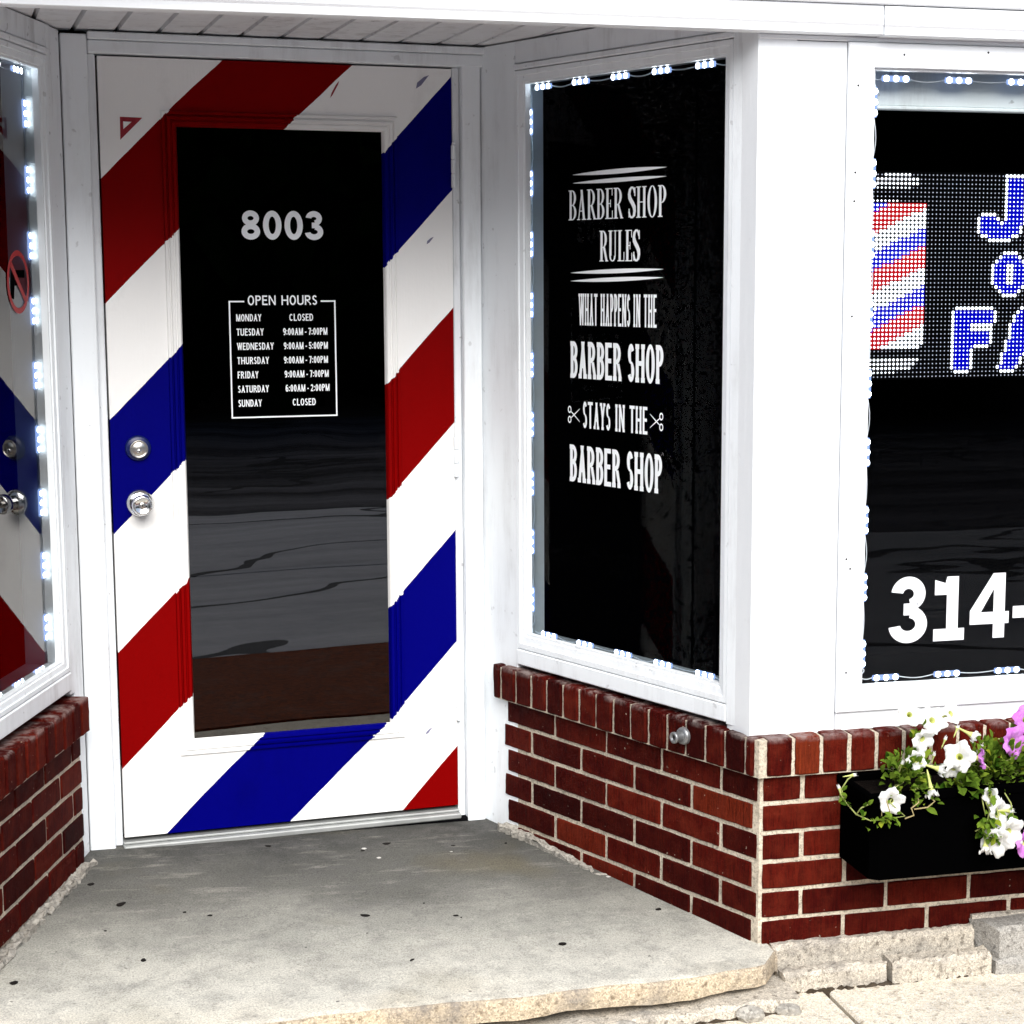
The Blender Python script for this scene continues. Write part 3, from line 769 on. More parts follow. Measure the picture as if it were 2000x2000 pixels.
rnd = random.Random(3)
bw = thing('brick_wall', 'dark red brick bulkhead with an upright brick cap, wrapping the corner right of the door', 'brick wall', (1.4274, 0, WALK))
def world_part(mb, name, mats, root, **kw):
    o = mb.build(name, mats, root, **kw)
    o.matrix_parent_inverse = (Matrix.Translation(root.location) @ Matrix.Rotation(root.rotation_euler[2], 4, 'Z')).inverted()
    return o
b = MB(); s0 = len(b.v)
bricks(b, -1.012, -0.010, 7, lambda k: ((-.2375, .2172) if k % 2 else (-.1329, .2172)), rnd, bright=-0.06)
xform(b, SIDE, s0); s0 = len(b.v)
bricks(b, 1.4274 + .011, 3.35, 7, lambda k: ((1.6441, .2172) if k % 2 else (1.5355, .2172)), rnd, bright=0.16)
world_part(b, 'brick_courses', M['brick'], bw)
b = MB(); s0 = len(b.v)
rowlock(b, -1.034, -0.004, -.1007, .0694, rnd, bright=-0.04)
xform(b, SIDE, s0)
rowlock(b, 1.4274 + .012, 3.35, 1.573, .0694, rnd, bright=0.30)
world_part(b, 'brick_cap', M['brick'], bw)
b = MB()
i_ = .0045
A = w2(SIDE, -1.014, i_); Bk = w2(SIDE, -1.014, .11); Cc = w2(SIDE, 0.0, i_)
corner = (1.4274 + 0.0025, i_)
b.prism([A, corner, (3.35, i_), (3.35, .11), (1.52, .11), Bk], -.30, ZS - .003)
p = .0155
A = w2(SIDE, -1.035, -p); Bk = w2(SIDE, -1.035, .075); c2 = (1.4274 - 0.008, -p)
b.prism([A, c2, (3.35, -p), (3.35, .075), (1.50, .075), Bk], ZS - .0032, ZT - .006)
world_part(b, 'mortar', M['mortar'], bw)
b = MB(); s0 = len(b.v)
rough_box(b, -1.01, -.55, -.028, .01, -.10, -.035, 30, .006, 0, 41); xform(b, SIDE, s0)
for i in range(s0, len(b.v)):
    x, y, z = b.v[i]; f = min(1, max(0, (1.215 - x) / .14)); rj = random.Random(i)
    b.v[i] = (x + (1 - f) * .012, y + (1 - f) * .006, z if z < -.09 else SLABZ(x, y) + .017 * f - .006 * (1 - f) + rj.uniform(-.005, .005))
world_part(b, 'mortar_fillet', M['grout'], bw)

bl = thing('brick_wall', 'dark red brick bulkhead left of the door with moss along its cap', 'brick wall', (-0.1164, 0.785, WALK))
b = MB(); s0 = len(b.v)
bricks(b, -.818, .050, 7, lambda k: ((-.3161, .2062) if k % 2 else (-.2241, .2062)), rnd, bright=-0.06)
xform(b, LEFT, s0); s0 = len(b.v)
bricks(b, .012, .6, 7, lambda k: ((.217, .217) if k % 2 else (.11, .217)), rnd, bright=.1)
FL = dict(loc=(-0.1164 - .822 * .29862 - .6, .785 - .822 * .95437, 0), rz=0)
FL['loc'] = (-0.3619 - 1.5, 0.0005, 0)
for i in range(s0, len(b.v)):
    x, y, z = b.v[i]; b.v[i] = (-0.3619 - x, y + .0005, z)
world_part(b, 'brick_courses', M['brick'], bl)
b = MB(); s0 = len(b.v)
rowlock(b, -.826, .060, -.0733, .0665, rnd, .024, bright=0.0)
xform(b, LEFT, s0); s0 = len(b.v)
rowlock(b, .012, .6, .08, .0694, rnd, .022, bright=.2)
for i in range(s0, len(b.v)):
    x, y, z = b.v[i]; b.v[i] = (-0.3619 - x, y + .0005, z)
world_part(b, 'brick_cap', M['brick'], bl)
b = MB()
A = w2(LEFT, .052, i_); Bk = w2(LEFT, .052, .11); Cn = w2(LEFT, -.8225, i_)
b.prism([A, Cn, (-.97, i_), (-.97, .11), (Cn[0] - .12, .11), Bk], -.30, ZS - .003)
A = w2(LEFT, .058, -.0165); Bk = w2(LEFT, .058, .075); Cn = w2(LEFT, -.84, -.0165)
b.prism([A, Cn, (-.97, Cn[1]), (-.97, .075), (Cn[0] - .10, .075), Bk], ZS - .0032, ZT - .006)
world_part(b, 'mortar', M['mortar'], bl)
b = MB(); s0 = len(b.v)
rough_box(b, -.80, .045, -.030, .01, -.10, -.02, 50, .007, 0, 43); xform(b, LEFT, s0)
for i in range(s0, len(b.v)):
    x, y, z = b.v[i]; b.v[i] = (x, y, z if z < -.09 else SLABZ(x, y) + .008 + random.Random(i).uniform(-.007, .007))
world_part(b, 'mortar_fillet', M['grout'], bl)

# round metal fitting on the brick cap
dsx, dsz = -.2385, .3765
ds = thing('door_stop', 'small round metal door stop screwed to the brick cap right of the door', 'door stop', (*w2(SIDE, dsx, -.022), dsz), SIDE_RZ)
b = MB(); b.lathe([(.0215, 0), (.0215, .006), (.019, .011), (.012, .012)], (0, 0, 0)); b.build('flange', M['galv'], ds)
b = MB(); b.lathe([(.0125, .010), (.0125, .030), (.0140, .031), (.0140, .036), (.0115, .0375), (.0075, .0375), (.0075, .030)], (0, 0, 0)); o = b.build('bumper', M['galv'], ds)
b = MB(); b.lathe([(.0072, .0300), (.0072, .0315), (.0005, .0315)], (0, 0, 0)); b.build('socket', M['darkmetal'], ds)

# ------------------------------------------------------------------ white timber storefront walls
sw = thing('storefront_wall', 'white painted corner post and boards around the windows right of the door', 'wall cladding', (1.4274, 0, ZT))
def frame_part(mb, fr, name, mats, root, **kw):
    xform(mb, fr, 0)
    return world_part(mb, name, mats, root, **kw)
WP = 0.004      # face of the side cladding, measured into the wall
b = MB(); b.box(-1.122, -.954, WP, .06, ZT - .47, 2.078, .002); frame_part(b, SIDE, 'end_panel', M['white'], sw)
b = MB(); b.box(-.953, -.119, WP - .004, .05, .4285, .4715, .003); frame_part(b, SIDE, 'sill_board', M['white'], sw)
b = MB(); b.box(-.953, -.119, WP, .06, 2.0215, 2.078, .002); b.box(-.956, -.112, WP - .007, .05, 2.0045, 2.0190, .003); frame_part(b, SIDE, 'head_board', M['white_dirty'], sw)
# corner post: side return, then face on the street side
b = MB()
e0 = w2(SIDE, -.1165, WP); e1 = w2(SIDE, -.1165, .07)
pc = (1.4085, 0.0205)
b.prism([e0, pc, (1.6185, .0205), (1.6185, .10), (1.50, .10), e1], ZT - .004, 1.9905)
b.prism([(e0[0] - .0002, e0[1]), (1.4080, 0.0200), (1.5, .0200), (1.5, .1), e1], 1.9905, 2.078)
world_part(b, 'corner_post', M['white_clean'], sw)
b = MB(); s0 = 0
b.box(-.1170, -.070, WP - .0045, .02, .425, 2.076, .002); xform(b, SIDE, 0)
world_part(b, 'post_batten', M['white'], sw)
b = MB(); b.box(1.4085, 3.35, .0165, .08, 1.9925, 2.0035, .002); b.box(1.6215, 2.96, .0205, .1, ZT - .004, .4575, .002); b.box(2.962, 3.35, .0205, .1, ZT - .004, 1.9915, .002)
world_part(b, 'apron_board', M['white_clean'], sw)

lw = thing('storefront_wall', 'white painted boards around the window left of the door', 'wall cladding', (-.1164, .785, ZT))
LP = 0.012
b = MB(); b.box(.029, .062, LP, .07, .425, 2.078, .002); b.box(.0645, .1365, LP + .003, .07, -.08, 2.076, .002); frame_part(b, LEFT, 'end_panel', M['white_dirty'], lw)
b = MB(); b.box(-.755, .028, LP - .004, .06, .4385, .4855, .003); frame_part(b, LEFT, 'sill_board', M['white_dirty'], lw)
b = MB(); b.box(-.755, .028, LP, .07, 2.0215, 2.078, .002); b.box(-.755, .031, LP - .007, .05, 2.0045, 2.0190, .003); frame_part(b, LEFT, 'head_board', M['white_dirty'], lw)
b = MB()
e0 = w2(LEFT, -.757, LP); e1 = w2(LEFT, -.757, .08)
b.prism([e0, (-.3665, .0205), (-.97, .0205), (-.97, .1), e1], ZT - .004, 2.078)
world_part(b, 'corner_post', M['white_clean'], lw)

# roof edge over the front
ra = thing('roof_fascia', 'white painted fascia band along the top of the shopfront', 'fascia', (0, -.02, 2.004))
def band(mb, x0, x1, prof, y1):
    P = prof + [(y1, prof[-1][1]), (y1, prof[0][1])]
    n = len(P); vs = [(x0, y, z) for y, z in P] + [(x1, y, z) for y, z in P]
    mb.mesh(vs, [list(range(n)), list(range(n, 2 * n))] + [[i, (i + 1) % n, n + (i + 1) % n, n + i] for i in range(n)])
pr = [(-.018, 2.0042), (-.021, 2.006), (-.021, 2.022), (-.0245, 2.027), (-.0245, 2.044), (-.021, 2.049), (-.021, 2.0675)]
b = MB(); band(b, -1.4, 1.6865, pr, .02); world_part(b, 'fascia_strip', M['white_clean'], ra)
b = MB(); band(b, 1.6885, 3.6, [(y - .004, z - .0015) for y, z in pr], .02); world_part(b, 'fascia_strip', M['white_clean'], ra)
b = MB(); b.box(-1.4, 3.6, -.030, .05, 2.0690, 2.34, .003); world_part(b, 'gutter_board', M['white_clean'], ra)
b = MB(); b.box(-1.4, 3.6, -.045, 2.4, 2.3415, 2.40, .003); world_part(b, 'roof_deck', M['white'], ra)

# porch ceiling of narrow boards running out from the door
so = thing('porch_ceiling', 'greyish white boarded ceiling of the door recess', 'ceiling', (*w2(DOOR, .45, -.4), 2.082))
b = MB()
k = -9
while k < 22:
    xa = -.0546 + .1035 * k + .006; xb = xa + .1035 - .012
    xm = (xa + xb) / 2
    y0 = (.012 - DOOR['loc'][1] - xm * math.sin(PHI)) / math.cos(PHI)
    y1 = .055
    zz = 2.0825
    vs = []
    for y in (y0, y1):
        vs += [(xa - .0055, y, zz + .016), (xa, y, zz), (xm, y, zz - .0012), (xb, y, zz), (xb + .0055, y, zz + .016)]
    b.mesh(vs, [[i, i + 1, i + 6, i + 5] for i in range(4)] + [[0, 4, 9, 5], [0, 1, 2, 3, 4], [5, 6, 7, 8, 9]])
    k += 1
b.box(-1.3, 2.2, -1.1, .06, 2.0995, 2.11, .0)
frame_part(b, DOOR, 'ceiling_boards', M['soffit'], so)

# unseen dark core added behind the cladding so that no daylight leaks through the joints
cr = MB()
cr.prism([w2(SIDE, -.10, .13), w2(SIDE, -1.25, .13), w2(SIDE, -1.25, .14), w2(SIDE, -.10, .14)], -.2, 2.3)
cr.prism([w2(LEFT, .30, .13), w2(LEFT, -.75, .13), w2(LEFT, -.75, .14), w2(LEFT, .30, .14)], -.2, 2.3)
cr.prism([w2(DOOR, -.25, .10), w2(DOOR, 1.25, .10), w2(DOOR, 1.25, .11), w2(DOOR, -.25, .11)], -.2, 2.3)
cr.prism([(1.45, .42), (3.5, .42), (3.5, .43), (1.45, .43)], -.2, 2.3)
cr.prism([(1.45, .012), (3.5, .012), (3.5, .43), (1.45, .43)], 2.01, 2.02)
tag(cr.build('dark_core', M['black']), kind='structure')

# ------------------------------------------------------------------ door frame
df = thing('door_frame', 'white painted door frame with projecting head moulding around the striped door', 'door frame', (0, .9516, -.03), PHI)
df.location = (*DOOR['loc'][:2], 0)
PR = -.020
b = MB(); b.box(-.0900, -.0245, PR, .05, -.075, 2.0700, .003); b.build('left_casing', M['white'], df)
b = MB(); b.box(.9400, .9915, PR, .05, -.055, 2.0430, .003); b.build('right_casing', M['white'], df)
b = MB(); b.box(-.0235, 1.008, PR - .002, .05, 2.0250, 2.0565, .003); b.box(-.0235, 1.0165, PR - .010, .05, 2.0575, 2.0765, .003); b.build('head_casing', M['white'], df)
b = MB()
b.box(-.0238, -.0042, .004, .05, -.045, 2.0245, .002); b.box(.9185, .9392, .004, .05, -.045, 2.0245, .002); b.box(-.0040, .9183, .006, .05, 2.0252, 2.045, .0)
b.build('jamb', M['white_dirty'], df)
b = MB(); b.box(-.012, .930, .046, .055, -.04, 2.05, 0); b.build('rebate', M['gap'], df)
b = MB()
b.box(-.0042, .9185, -.030, .05, -.0315, -.0165, .003); b.box(-.0042, .9185, -.012, .05, -.0163, -.0095, .002)
b.build('threshold', M['alu'], df)
b = MB(); b.box(-.0240, .9395, -.022, .045, -.075, -.0318, .001); b.build('sill_plate', M['gap'], df)

# ------------------------------------------------------------------ the door
dr = thing('front_door', 'white door with red and blue barber stripes and a tall black glass pane', 'door', DOOR['loc'], PHI)
GX0, GX1, GZ0, GZ1 = .1913, .7247, .2536, 1.8511
OX0, OX1, OZ0, OZ1 = .1525, .7665, .2105, 1.8905
b = MB()
W_, H_ = .9165, 2.020
x0, x1, z0, z1 = 0.0005, W_, 0.001, H_
# face as four mitred boards around the lite, then edges
Y = 0.0
b.poly([(x0, Y, z0), (OX0, Y, OZ0), (OX0, Y, OZ1), (x0, Y, z1)]); b.poly([(x1, Y, z0), (x1, Y, z1), (OX1, Y, OZ1), (OX1, Y, OZ0)])
b.poly([(x0, Y, z1), (OX0, Y, OZ1), (OX1, Y, OZ1), (x1, Y, z1)]); b.poly([(x0, Y, z0), (x1, Y, z0), (OX1, Y, OZ0), (OX0, Y, OZ0)])
for pa, pb in (((x0, z0), (x1, z0)), ((x1, z0), (x1, z1)), ((x1, z1), (x0, z1)), ((x0, z1), (x0, z0))):
    b.poly([(pa[0], Y, pa[1]), (pb[0], Y, pb[1]), (pb[0], .044, pb[1]), (pa[0], .044, pa[1])])
b.poly([(x0, .044, z0), (x1, .044, z0), (x1, .044, z1), (x0, .044, z1)])
b.build('door_leaf', M['door'], dr)
b = MB()
prof = [(0, 0.0), (.04, -.007), (.20, -.008), (.26, -.0035), (.30, -.0035), (.36, -.010), (.52, -.0115), (.58, -.007), (.62, -.007), (.70, -.011), (.86, -.0105), (.93, -.006), (1.0, .004)]
def ring(t):
    return (OX0 + (GX0 - OX0) * t, OX1 + (GX1 - OX1) * t, OZ0 + (GZ0 - OZ0) * t, OZ1 + (GZ1 - OZ1) * t)
for (ta, ya), (tb, yb) in zip(prof, prof[1:]):
    a0, a1, a2, a3 = ring(ta); b0, b1, b2, b3 = ring(tb)
    ca = [(a0, a2), (a1, a2), (a1, a3), (a0, a3)]; cb = [(b0, b2), (b1, b2), (b1, b3), (b0, b3)]
    for i in range(4):
        j = (i + 1) % 4
        b.poly([(ca[i][0], ya, ca[i][1]), (ca[j][0], ya, ca[j][1]), (cb[j][0], yb, cb[j][1]), (cb[i][0], yb, cb[i][1])])
b.build('lite_moulding', M['door'], dr)
GY = .0040
b = MB(); b.poly([(GX0 - .002, GY, GZ0 - .002), (GX1 + .002, GY, GZ0 - .002), (GX1 + .002, GY, GZ1 + .002), (GX0 - .002, GY, GZ1 + .002)])
dg = b.build('glass_pane', M['doorglass'], dr)
b = MB(); b.box(GX0 - .004, GX1 + .004, .012, .016, GZ0 - .004, GZ1 + .004, 0); b.build('dark_backing', M['film'], dr)
LY = GY - .0009
b = MB()
G = Glyphs(b, LY, .0148, .0150, 0, True); G.line('8003', .3500, .5655, 1.5685, 1.6435, .10)
b.build('house_number', M['vinyl'], dg, label='large white street number 8003')
b = MB()
bx0, bx1, bz0, bz1, bt = .3118, .5938, 1.1045, 1.4110, .0038
b.poly([(bx0, LY, bz0), (bx0 + bt, LY, bz0), (bx0 + bt, LY, bz1), (bx0, LY, bz1)]); b.poly([(bx1 - bt, LY, bz0), (bx1, LY, bz0), (bx1, LY, bz1), (bx1 - bt, LY, bz1)])
b.poly([(bx0 + bt, LY, bz0), (bx1 - bt, LY, bz0), (bx1 - bt, LY, bz0 + bt), (bx0 + bt, LY, bz0 + bt)])
b.poly([(bx0 + bt, LY, bz1 - bt), (.3525, LY, bz1 - bt), (.3525, LY, bz1), (bx0 + bt, LY, bz1)]); b.poly([(.5540, LY, bz1 - bt), (bx1 - bt, LY, bz1 - bt), (bx1 - bt, LY, bz1), (.5540, LY, bz1)])
G = Glyphs(b, LY, .0036, .0036, 0, True); G.line('OPEN HOURS', .3617, .5445, 1.3995, 1.4245, .16, .40)
rows = [('MONDAY', 'CLOSED', .0655, .470, .533), ('TUESDAY', '9:00AM - 7:00PM', .071, .4525, .5705), ('WEDNESDAY', '9:00AM - 5:00PM', .0965, .4535, .5710), ('THURSDAY', '9:00AM - 7:00PM', .083, .4530, .5705),
        ('FRIDAY', '9:00AM - 7:00PM', .0545, .4540, .5720), ('SATURDAY', '6:00AM - 2:00PM', .081, .4560, .5735), ('SUNDAY', 'CLOSED', .0615, .4740, .5355)]
for i, (d, h, w, xa, xb) in enumerate(rows):
    zc = 1.3670 - i * .0372
    G = Glyphs(b, LY, .0026, .0028, 0, True); G.line(d, .3305, .3305 + w, zc - .0092, zc + .0092, .15)
    G.line(h, xa, xb, zc - .0092, zc + .0092, .15, .16)
b.build('opening_hours', M['vinyl'], dg, label='white framed table of open hours')
# lock, knob, hinges
lk = MB(); lk.lathe([(.0330, 0), (.0325, .006), (.0290, .010)], (.0685, 0, 1.0350)); lk.build('deadbolt_collar', M['bluepaint'], dr)
lk = MB(); lk.lathe([(.0232, .008), (.0232, .0205), (.0222, .0225), (.0205, .0225), (.0198, .0212), (.0165, .0212), (.0155, .0220), (.0005, .0222)], (.0690, 0, 1.0340)); db = lk.build('deadbolt', M['steel'], dr)
kh = MB(); kh.lathe([(.0062, .0222), (.0058, .0240), (.0005, .0240)], (.0690, 0, 1.0290)); kh.build('plug', M['chrome'], db)
kh = MB(); kh.box(.0682, .0698, -.0244, -.0238, 1.0245, 1.0315, 0.0); kh.build('keyhole', M['black'], db)
kn = MB(); kn.lathe([(.0365, 0), (.0365, .003), (.0330, .009), (.0240, .0135), (.0165, .015)], (.0690, 0, .8920)); kr = kn.build('knob_rose', M['chrome'], dr)
kn = MB(); kn.lathe([(.0130, .014), (.0125, .026), (.0150, .030), (.0215, .036), (.0262, .046), (.0270, .054), (.0255, .060), (.0215, .0640), (.0200, .0635), (.0120, .0585), (.0065, .0580), (.0005, .0580)], (.0690, 0, .8920)); kb = kn.build('door_knob', M['chrome'], dr)
kh = MB(); kh.lathe([(.0080, .0575), (.0078, .0615), (.0060, .0625), (.0005, .0625)], (.0690, 0, .8920)); kh.build('plug', M['steel'], kb)
kh = MB(); kh.box(.0680, .0700, -.0630, -.0624, .8895, .8965, 0.0); kh.build('keyhole', M['black'], kb)
for zc in (1.765, .985, .300):
    h = MB()
    for i in range(3):
        a = zc - .056 + i * .0375
        h.lathe([(.0005, 0), (.0062, 0.0005), (.0066, .002), (.0066, .0350), (.0062, .0365), (.0005, .0368)], (.9195, -.0045, a), axis='z', seg=14)
    h.lathe([(.0035, 0), (.0050, .002), (.0045, .006), (.001, .008)], (.9195, -.0045, zc + .0565), axis='z', seg=12)
    h.build('hinge', M['white'], dr)
b = MB()
SM = -.0006
tri = [(.0514, 1.8723), (.1069, 1.8713), (.0507, 1.8154)]
tin = [(.0590, 1.8610), (.0800, 1.8605), (.0590, 1.8420)]
for i in range(3):
    j = (i + 1) % 3
    b.poly([(tri[i][0], SM, tri[i][1]), (tri[j][0], SM, tri[j][1]), (tin[j][0], SM, tin[j][1]), (tin[i][0], SM, tin[i][1])])
for cx, cz, L, w in ((.602, 1.957, .022, .0035),):
    b.poly([(cx - L * .6, SM, cz - L), (cx - L * .3, SM, cz - L * .5 - w), (cx + L * .4, SM, cz + L * .6), (cx + L * .5, SM, cz + L), (cx + L * .1, SM, cz + L * .5), (cx - L * .4, SM, cz - L * .4)])
b.build('paint_smudge', plain('faded_red_paint', (.42, .045, .06), .7, .1, 0, .6, 90), dr, label='stray red paint marks near the top')
b = MB()
for cx, cz, L, w in ((.8376, 1.984, .018, .006), (.8537, 1.5686, .010, .005), (.835, .22, .010, .002)):
    b.poly([(cx - L, SM, cz - L), (cx - L * .2, SM, cz - L * .5), (cx + L, SM, cz + L), (cx + L * .2, SM, cz + L * .7), (cx - L * .8, SM, cz - L * .2 + w * .2)])
b.build('paint_smudge', plain('grey_blue_scuff', (.22, .22, .34), .7, .2), dr, label='faint blue scuffs at the hinge side')

# ------------------------------------------------------------------ shop windows
def window_frame(mb, ox0, ox1, oz0, oz1, ix0, ix1, iz0, iz1, yf, yg, stepw=.35, sdep=.35):
    """mitred frame: outer flat, a step and a slope down to the glass"""
    P = [(0, yf + .03), (0, yf + .0015), (.04, yf), (stepw, yf), (stepw + .03, yf + (yg - yf) * .15), (.80, yf + (yg - yf) * .22), (.84, yf + (yg - yf) * sdep), (1.0, yf + (yg - yf) * sdep), (1.0, yg)]
    def rg(t): return (ox0 + (ix0 - ox0) * t, ox1 + (ix1 - ox1) * t, oz0 + (iz0 - oz0) * t, oz1 + (iz1 - oz1) * t)
    for (ta, ya), (tb, yb) in zip(P, P[1:]):
        a = rg(ta); c = rg(tb)
        ca = [(a[0], a[2]), (a[1], a[2]), (a[1], a[3]), (a[0], a[3])]; cb = [(c[0], c[2]), (c[1], c[2]), (c[1], c[3]), (c[0], c[3])]
        for i in range(4):
            j = (i + 1) % 4
            mb.poly([(ca[i][0], ya, ca[i][1]), (ca[j][0], ya, ca[j][1]), (cb[j][0], yb, cb[j][1]), (cb[i][0], yb, cb[i][1])])
def pane(x0, x1, z0, z1, y):
    b = MB(); b.poly([(x0, y, z0), (x1, y, z0), (x1, y, z1), (x0, y, z1)]); return b
def reveal_box(mb, x0, x1, z0, z1, y0, y1, m=0):
    mb.poly([(x0, y0, z0), (x0, y1, z0), (x0, y1, z1), (x0, y0, z1)], m); mb.poly([(x1, y0, z0), (x1, y1, z0), (x1, y1, z1), (x1, y0, z1)], m)
    mb.poly([(x0, y0, z1), (x1, y0, z1), (x1, y1, z1), (x0, y1, z1)], m); mb.poly([(x0, y0, z0), (x1, y0, z0), (x1, y1, z0), (x0, y1, z0)], m)

# right side window with the shop rules
wr = thing('shop_window', 'tall narrow black window with white barber shop rules lettering, right of the door', 'window', SIDE['loc'], SIDE_RZ)
b = MB(); window_frame(b, -.9515, -.118, .4735, 2.0025, -.9165, -.1525, .5170, 1.9675, .0015, .026)
b.build('frame', M['white'], wr)
gp = pane(-.957, -.150, .495, 1.975, .0262).build('glass_pane', M['sideglass'], wr)
b = MB(); reveal_box(b, -.957, -.150, .505, 1.976, .0265, .098); b.build('reveal', M['reveal'], wr)
b = pane(-.96, -.14, .50, 1.98, .0985).build('blackout_sheet', M['film'], wr)
b = MB()
LYs = .0250
def lens(mb, xa, za, xb, zb, th):
    n = 14; up = []; dn = []
    for i in range(n + 1):
        t = i / n; e = th * .5 * math.sin(math.pi * t) ** .8 + .0002
        up.append((xa + (xb - xa) * t, LYs, za + (zb - za) * t + e)); dn.append((xa + (xb - xa) * t, LYs, za + (zb - za) * t - e))
    for i in range(n): mb.poly([dn[i], dn[i + 1], up[i + 1], up[i]])
lens(b, -.7353, 1.7284, -.3724, 1.7317, .0115); lens(b, -.7353, 1.7076, -.3724, 1.7102, .0100)
lens(b, -.7441, 1.4824, -.3823, 1.4908, .0105); lens(b, -.7441, 1.4616, -.3823, 1.4709, .0100)
b.build('rule_line', M['vinyl'], gp)
b = MB(); G = Glyphs(b, LYs, .0088, .0024, .0042); G.line('BARBER SHOP', -.753, -.3730, 1.6150, 1.6900); G.line('RULES', -.6275, -.4705, 1.5105, 1.5865)
b.build('heading_lettering', M['vinyl'], gp, label='fine serif heading BARBER SHOP RULES')
b = MB(); G = Glyphs(b, LYs, .0052, .0075, .0010, True); G.line('WHAT HAPPENS IN THE', -.7117, -.4055, 1.3500, 1.4300, .12, .36)
G = Glyphs(b, LYs, .0112, .0118, .0016, True); G.line('BARBER SHOP', -.746, -.3795, 1.2145, 1.3085, .09, .40)
G = Glyphs(b, LYs, .0068, .0078, .0012, True); G.line('STAYS IN THE', -.694, -.438, 1.0880, 1.1560, .12, .40)
G = Glyphs(b, LYs, .0112, .0118, .0016, True); G.line('BARBER SHOP', -.749, -.3820, .9460, 1.0420, .09, .40)
b.build('slogan_lettering', M['vinyl'], gp, label='bold WHAT HAPPENS IN THE BARBER SHOP STAYS IN THE BARBER SHOP')
def scissors(mb, cx, cz, s, flip):
    def P(a, c): return (cx + (a if not flip else -a) * s, LYs, cz + c * s)
    for sg in (1, -1):
        for i in range(14):
            a0, a1 = 2 * math.pi * i / 14, 2 * math.pi * (i + 1) / 14
            o = (-.36, .26 * sg)
            mb.poly([P(o[0] + .15 * math.cos(a0), o[1] + .19 * math.sin(a0)), P(o[0] + .15 * math.cos(a1), o[1] + .19 * math.sin(a1)), P(o[0] + .085 * math.cos(a1), o[1] + .115 * math.sin(a1)), P(o[0] + .085 * math.cos(a0), o[1] + .115 * math.sin(a0))])
        mb.poly([P(-.27, .20 * sg), P(-.24, .13 * sg), P(.02, -.05 * sg), P(.50, -.36 * sg), P(.46, -.40 * sg * .75), P(-.02, .06 * sg)])
b = MB(); scissors(b, -.7312, 1.1195, .050, False); scissors(b, -.4040, 1.1225, .050, True)
b.build('scissors_emblem', M['vinyl'], gp)

# left side window
wl = thing('shop_window', 'window left of the door reflecting the striped door, with white light strips', 'window', LEFT['loc'], LEFT_RZ)
b = MB(); window_frame(b, -.752, .0275, .4875, 2.0025, -.718, -.0105, .5195, 1.9680, LP - .001, .036)
b.build('frame', M['white'], wl)
pane(-.722, -.004, .505, 1.975, .0362).build('glass_pane', M['leftglass'], wl)
b = MB(); reveal_box(b, -.722, -.002, .512, 1.976, .0365, .115); b.build('reveal', M['reveal'], wl)
pane(-.73, .0, .50, 1.98, .1155).build('blackout_sheet', M['film'], wl)
# round no-firearms sticker on that glass
stk = thing('warning_sticker', 'round red prohibition sticker with a crossed out black pistol on the left window', 'sticker', (*w2(LEFT, -.166, .0345), 1.4615), LEFT_RZ)
b = MB(); n = 40
for i in range(n):
    a0, a1 = 2 * math.pi * i / n, 2 * math.pi * (i + 1) / n
    b.poly([(.074 * math.cos(a0), 0, .074 * math.sin(a0)), (.074 * math.cos(a1), 0, .074 * math.sin(a1)), (.061 * math.cos(a1), 0, .061 * math.sin(a1)), (.061 * math.cos(a0), 0, .061 * math.sin(a0))])
d = .0055
b.poly([(-.046 - d, 0, .043 - d), (-.046 + d, 0, .043 + d), (.046 + d, 0, -.043 + d), (.046 - d, 0, -.043 - d)])
b.build('ring_and_bar', M['redvinyl'], stk)
b = MB()
b.poly([(-.046, .0008, .010), (-.046, .0008, .028), (.048, .0008, .028), (.048, .0008, .010)]); b.poly([(-.046, .0008, .010), (-.020, .0008, .010), (-.030, .0008, -.040), (-.054, .0008, -.036)]); b.poly([(-.020, .0008, .010), (.004, .0008, .010), (-.004, .0008, -.008), (-.022, .0008, -.008)])
b.build('pistol_symbol', M['black'], stk)

# wide front window
wf = thing('shop_window', 'wide front window with a lit sign and the number 314 in its corner', 'window', (0, 0, 0))
b = MB(); window_frame(b, 1.6205, 2.960, .4600, 1.9910, 1.6880, 2.890, .5195, 1.9325, .0110, .0400, .90, .35)
b.build('frame', M['white_clean'], wf)
gf = pane(1.675, 2.90, .50, 1.945, .0402).build('glass_pane', M['frontglass'], wf)
b = MB(); reveal_box(b, 1.672, 2.902, .505, 1.948, .0405, .40); b.build('reveal', M['black'], wf)
pane(1.66, 2.91, .50, 1.95, .401).build('blackout_sheet', M['film'], wf)
for x, z in [(1.7532, 1.9666), (1.9601, 1.9771), (2.2, 1.972), (1.6432, 1.8965), (1.6401, 1.7051), (1.6391, 1.6415), (1.6393, 1.3832), (1.6377, .8242), (1.6477, .8010), (1.6428, .5549)]:
    b = MB(); b.lathe([(.0026, 0), (.0022, .0008), (.0004, .001)], (x, .0108, z), seg=10); b.build('screw', M['darkmetal'], wf)
b = MB(); LF = .0390
G = Glyphs(b, LF, .0300, .0290, 0, False)
G.draw('3', 1.7659, .0953, .6117, .1596); G.draw('1', 1.8762, .0800, .6124, .1548); G.draw('4', 1.9703, .1025, .6130, .1574)
b.poly([(2.0832, LF, .6590), (2.1330, LF, .6590), (2.1330, LF, .6879), (2.0832, LF, .6879)])
b.build('phone_lettering', M['vinyl'], gf, label='large white digits 314 and a dash')
bd_ = thing('roller_blind', 'rolled grey window blind across the top inside the front window', 'window blind', (1.70, .10, 1.86))
b = MB(); b.box(1.690, 2.88, .095, .103, 1.862, 1.946, .002); world_part(b, 'blind_fabric', M['blind'], bd_)
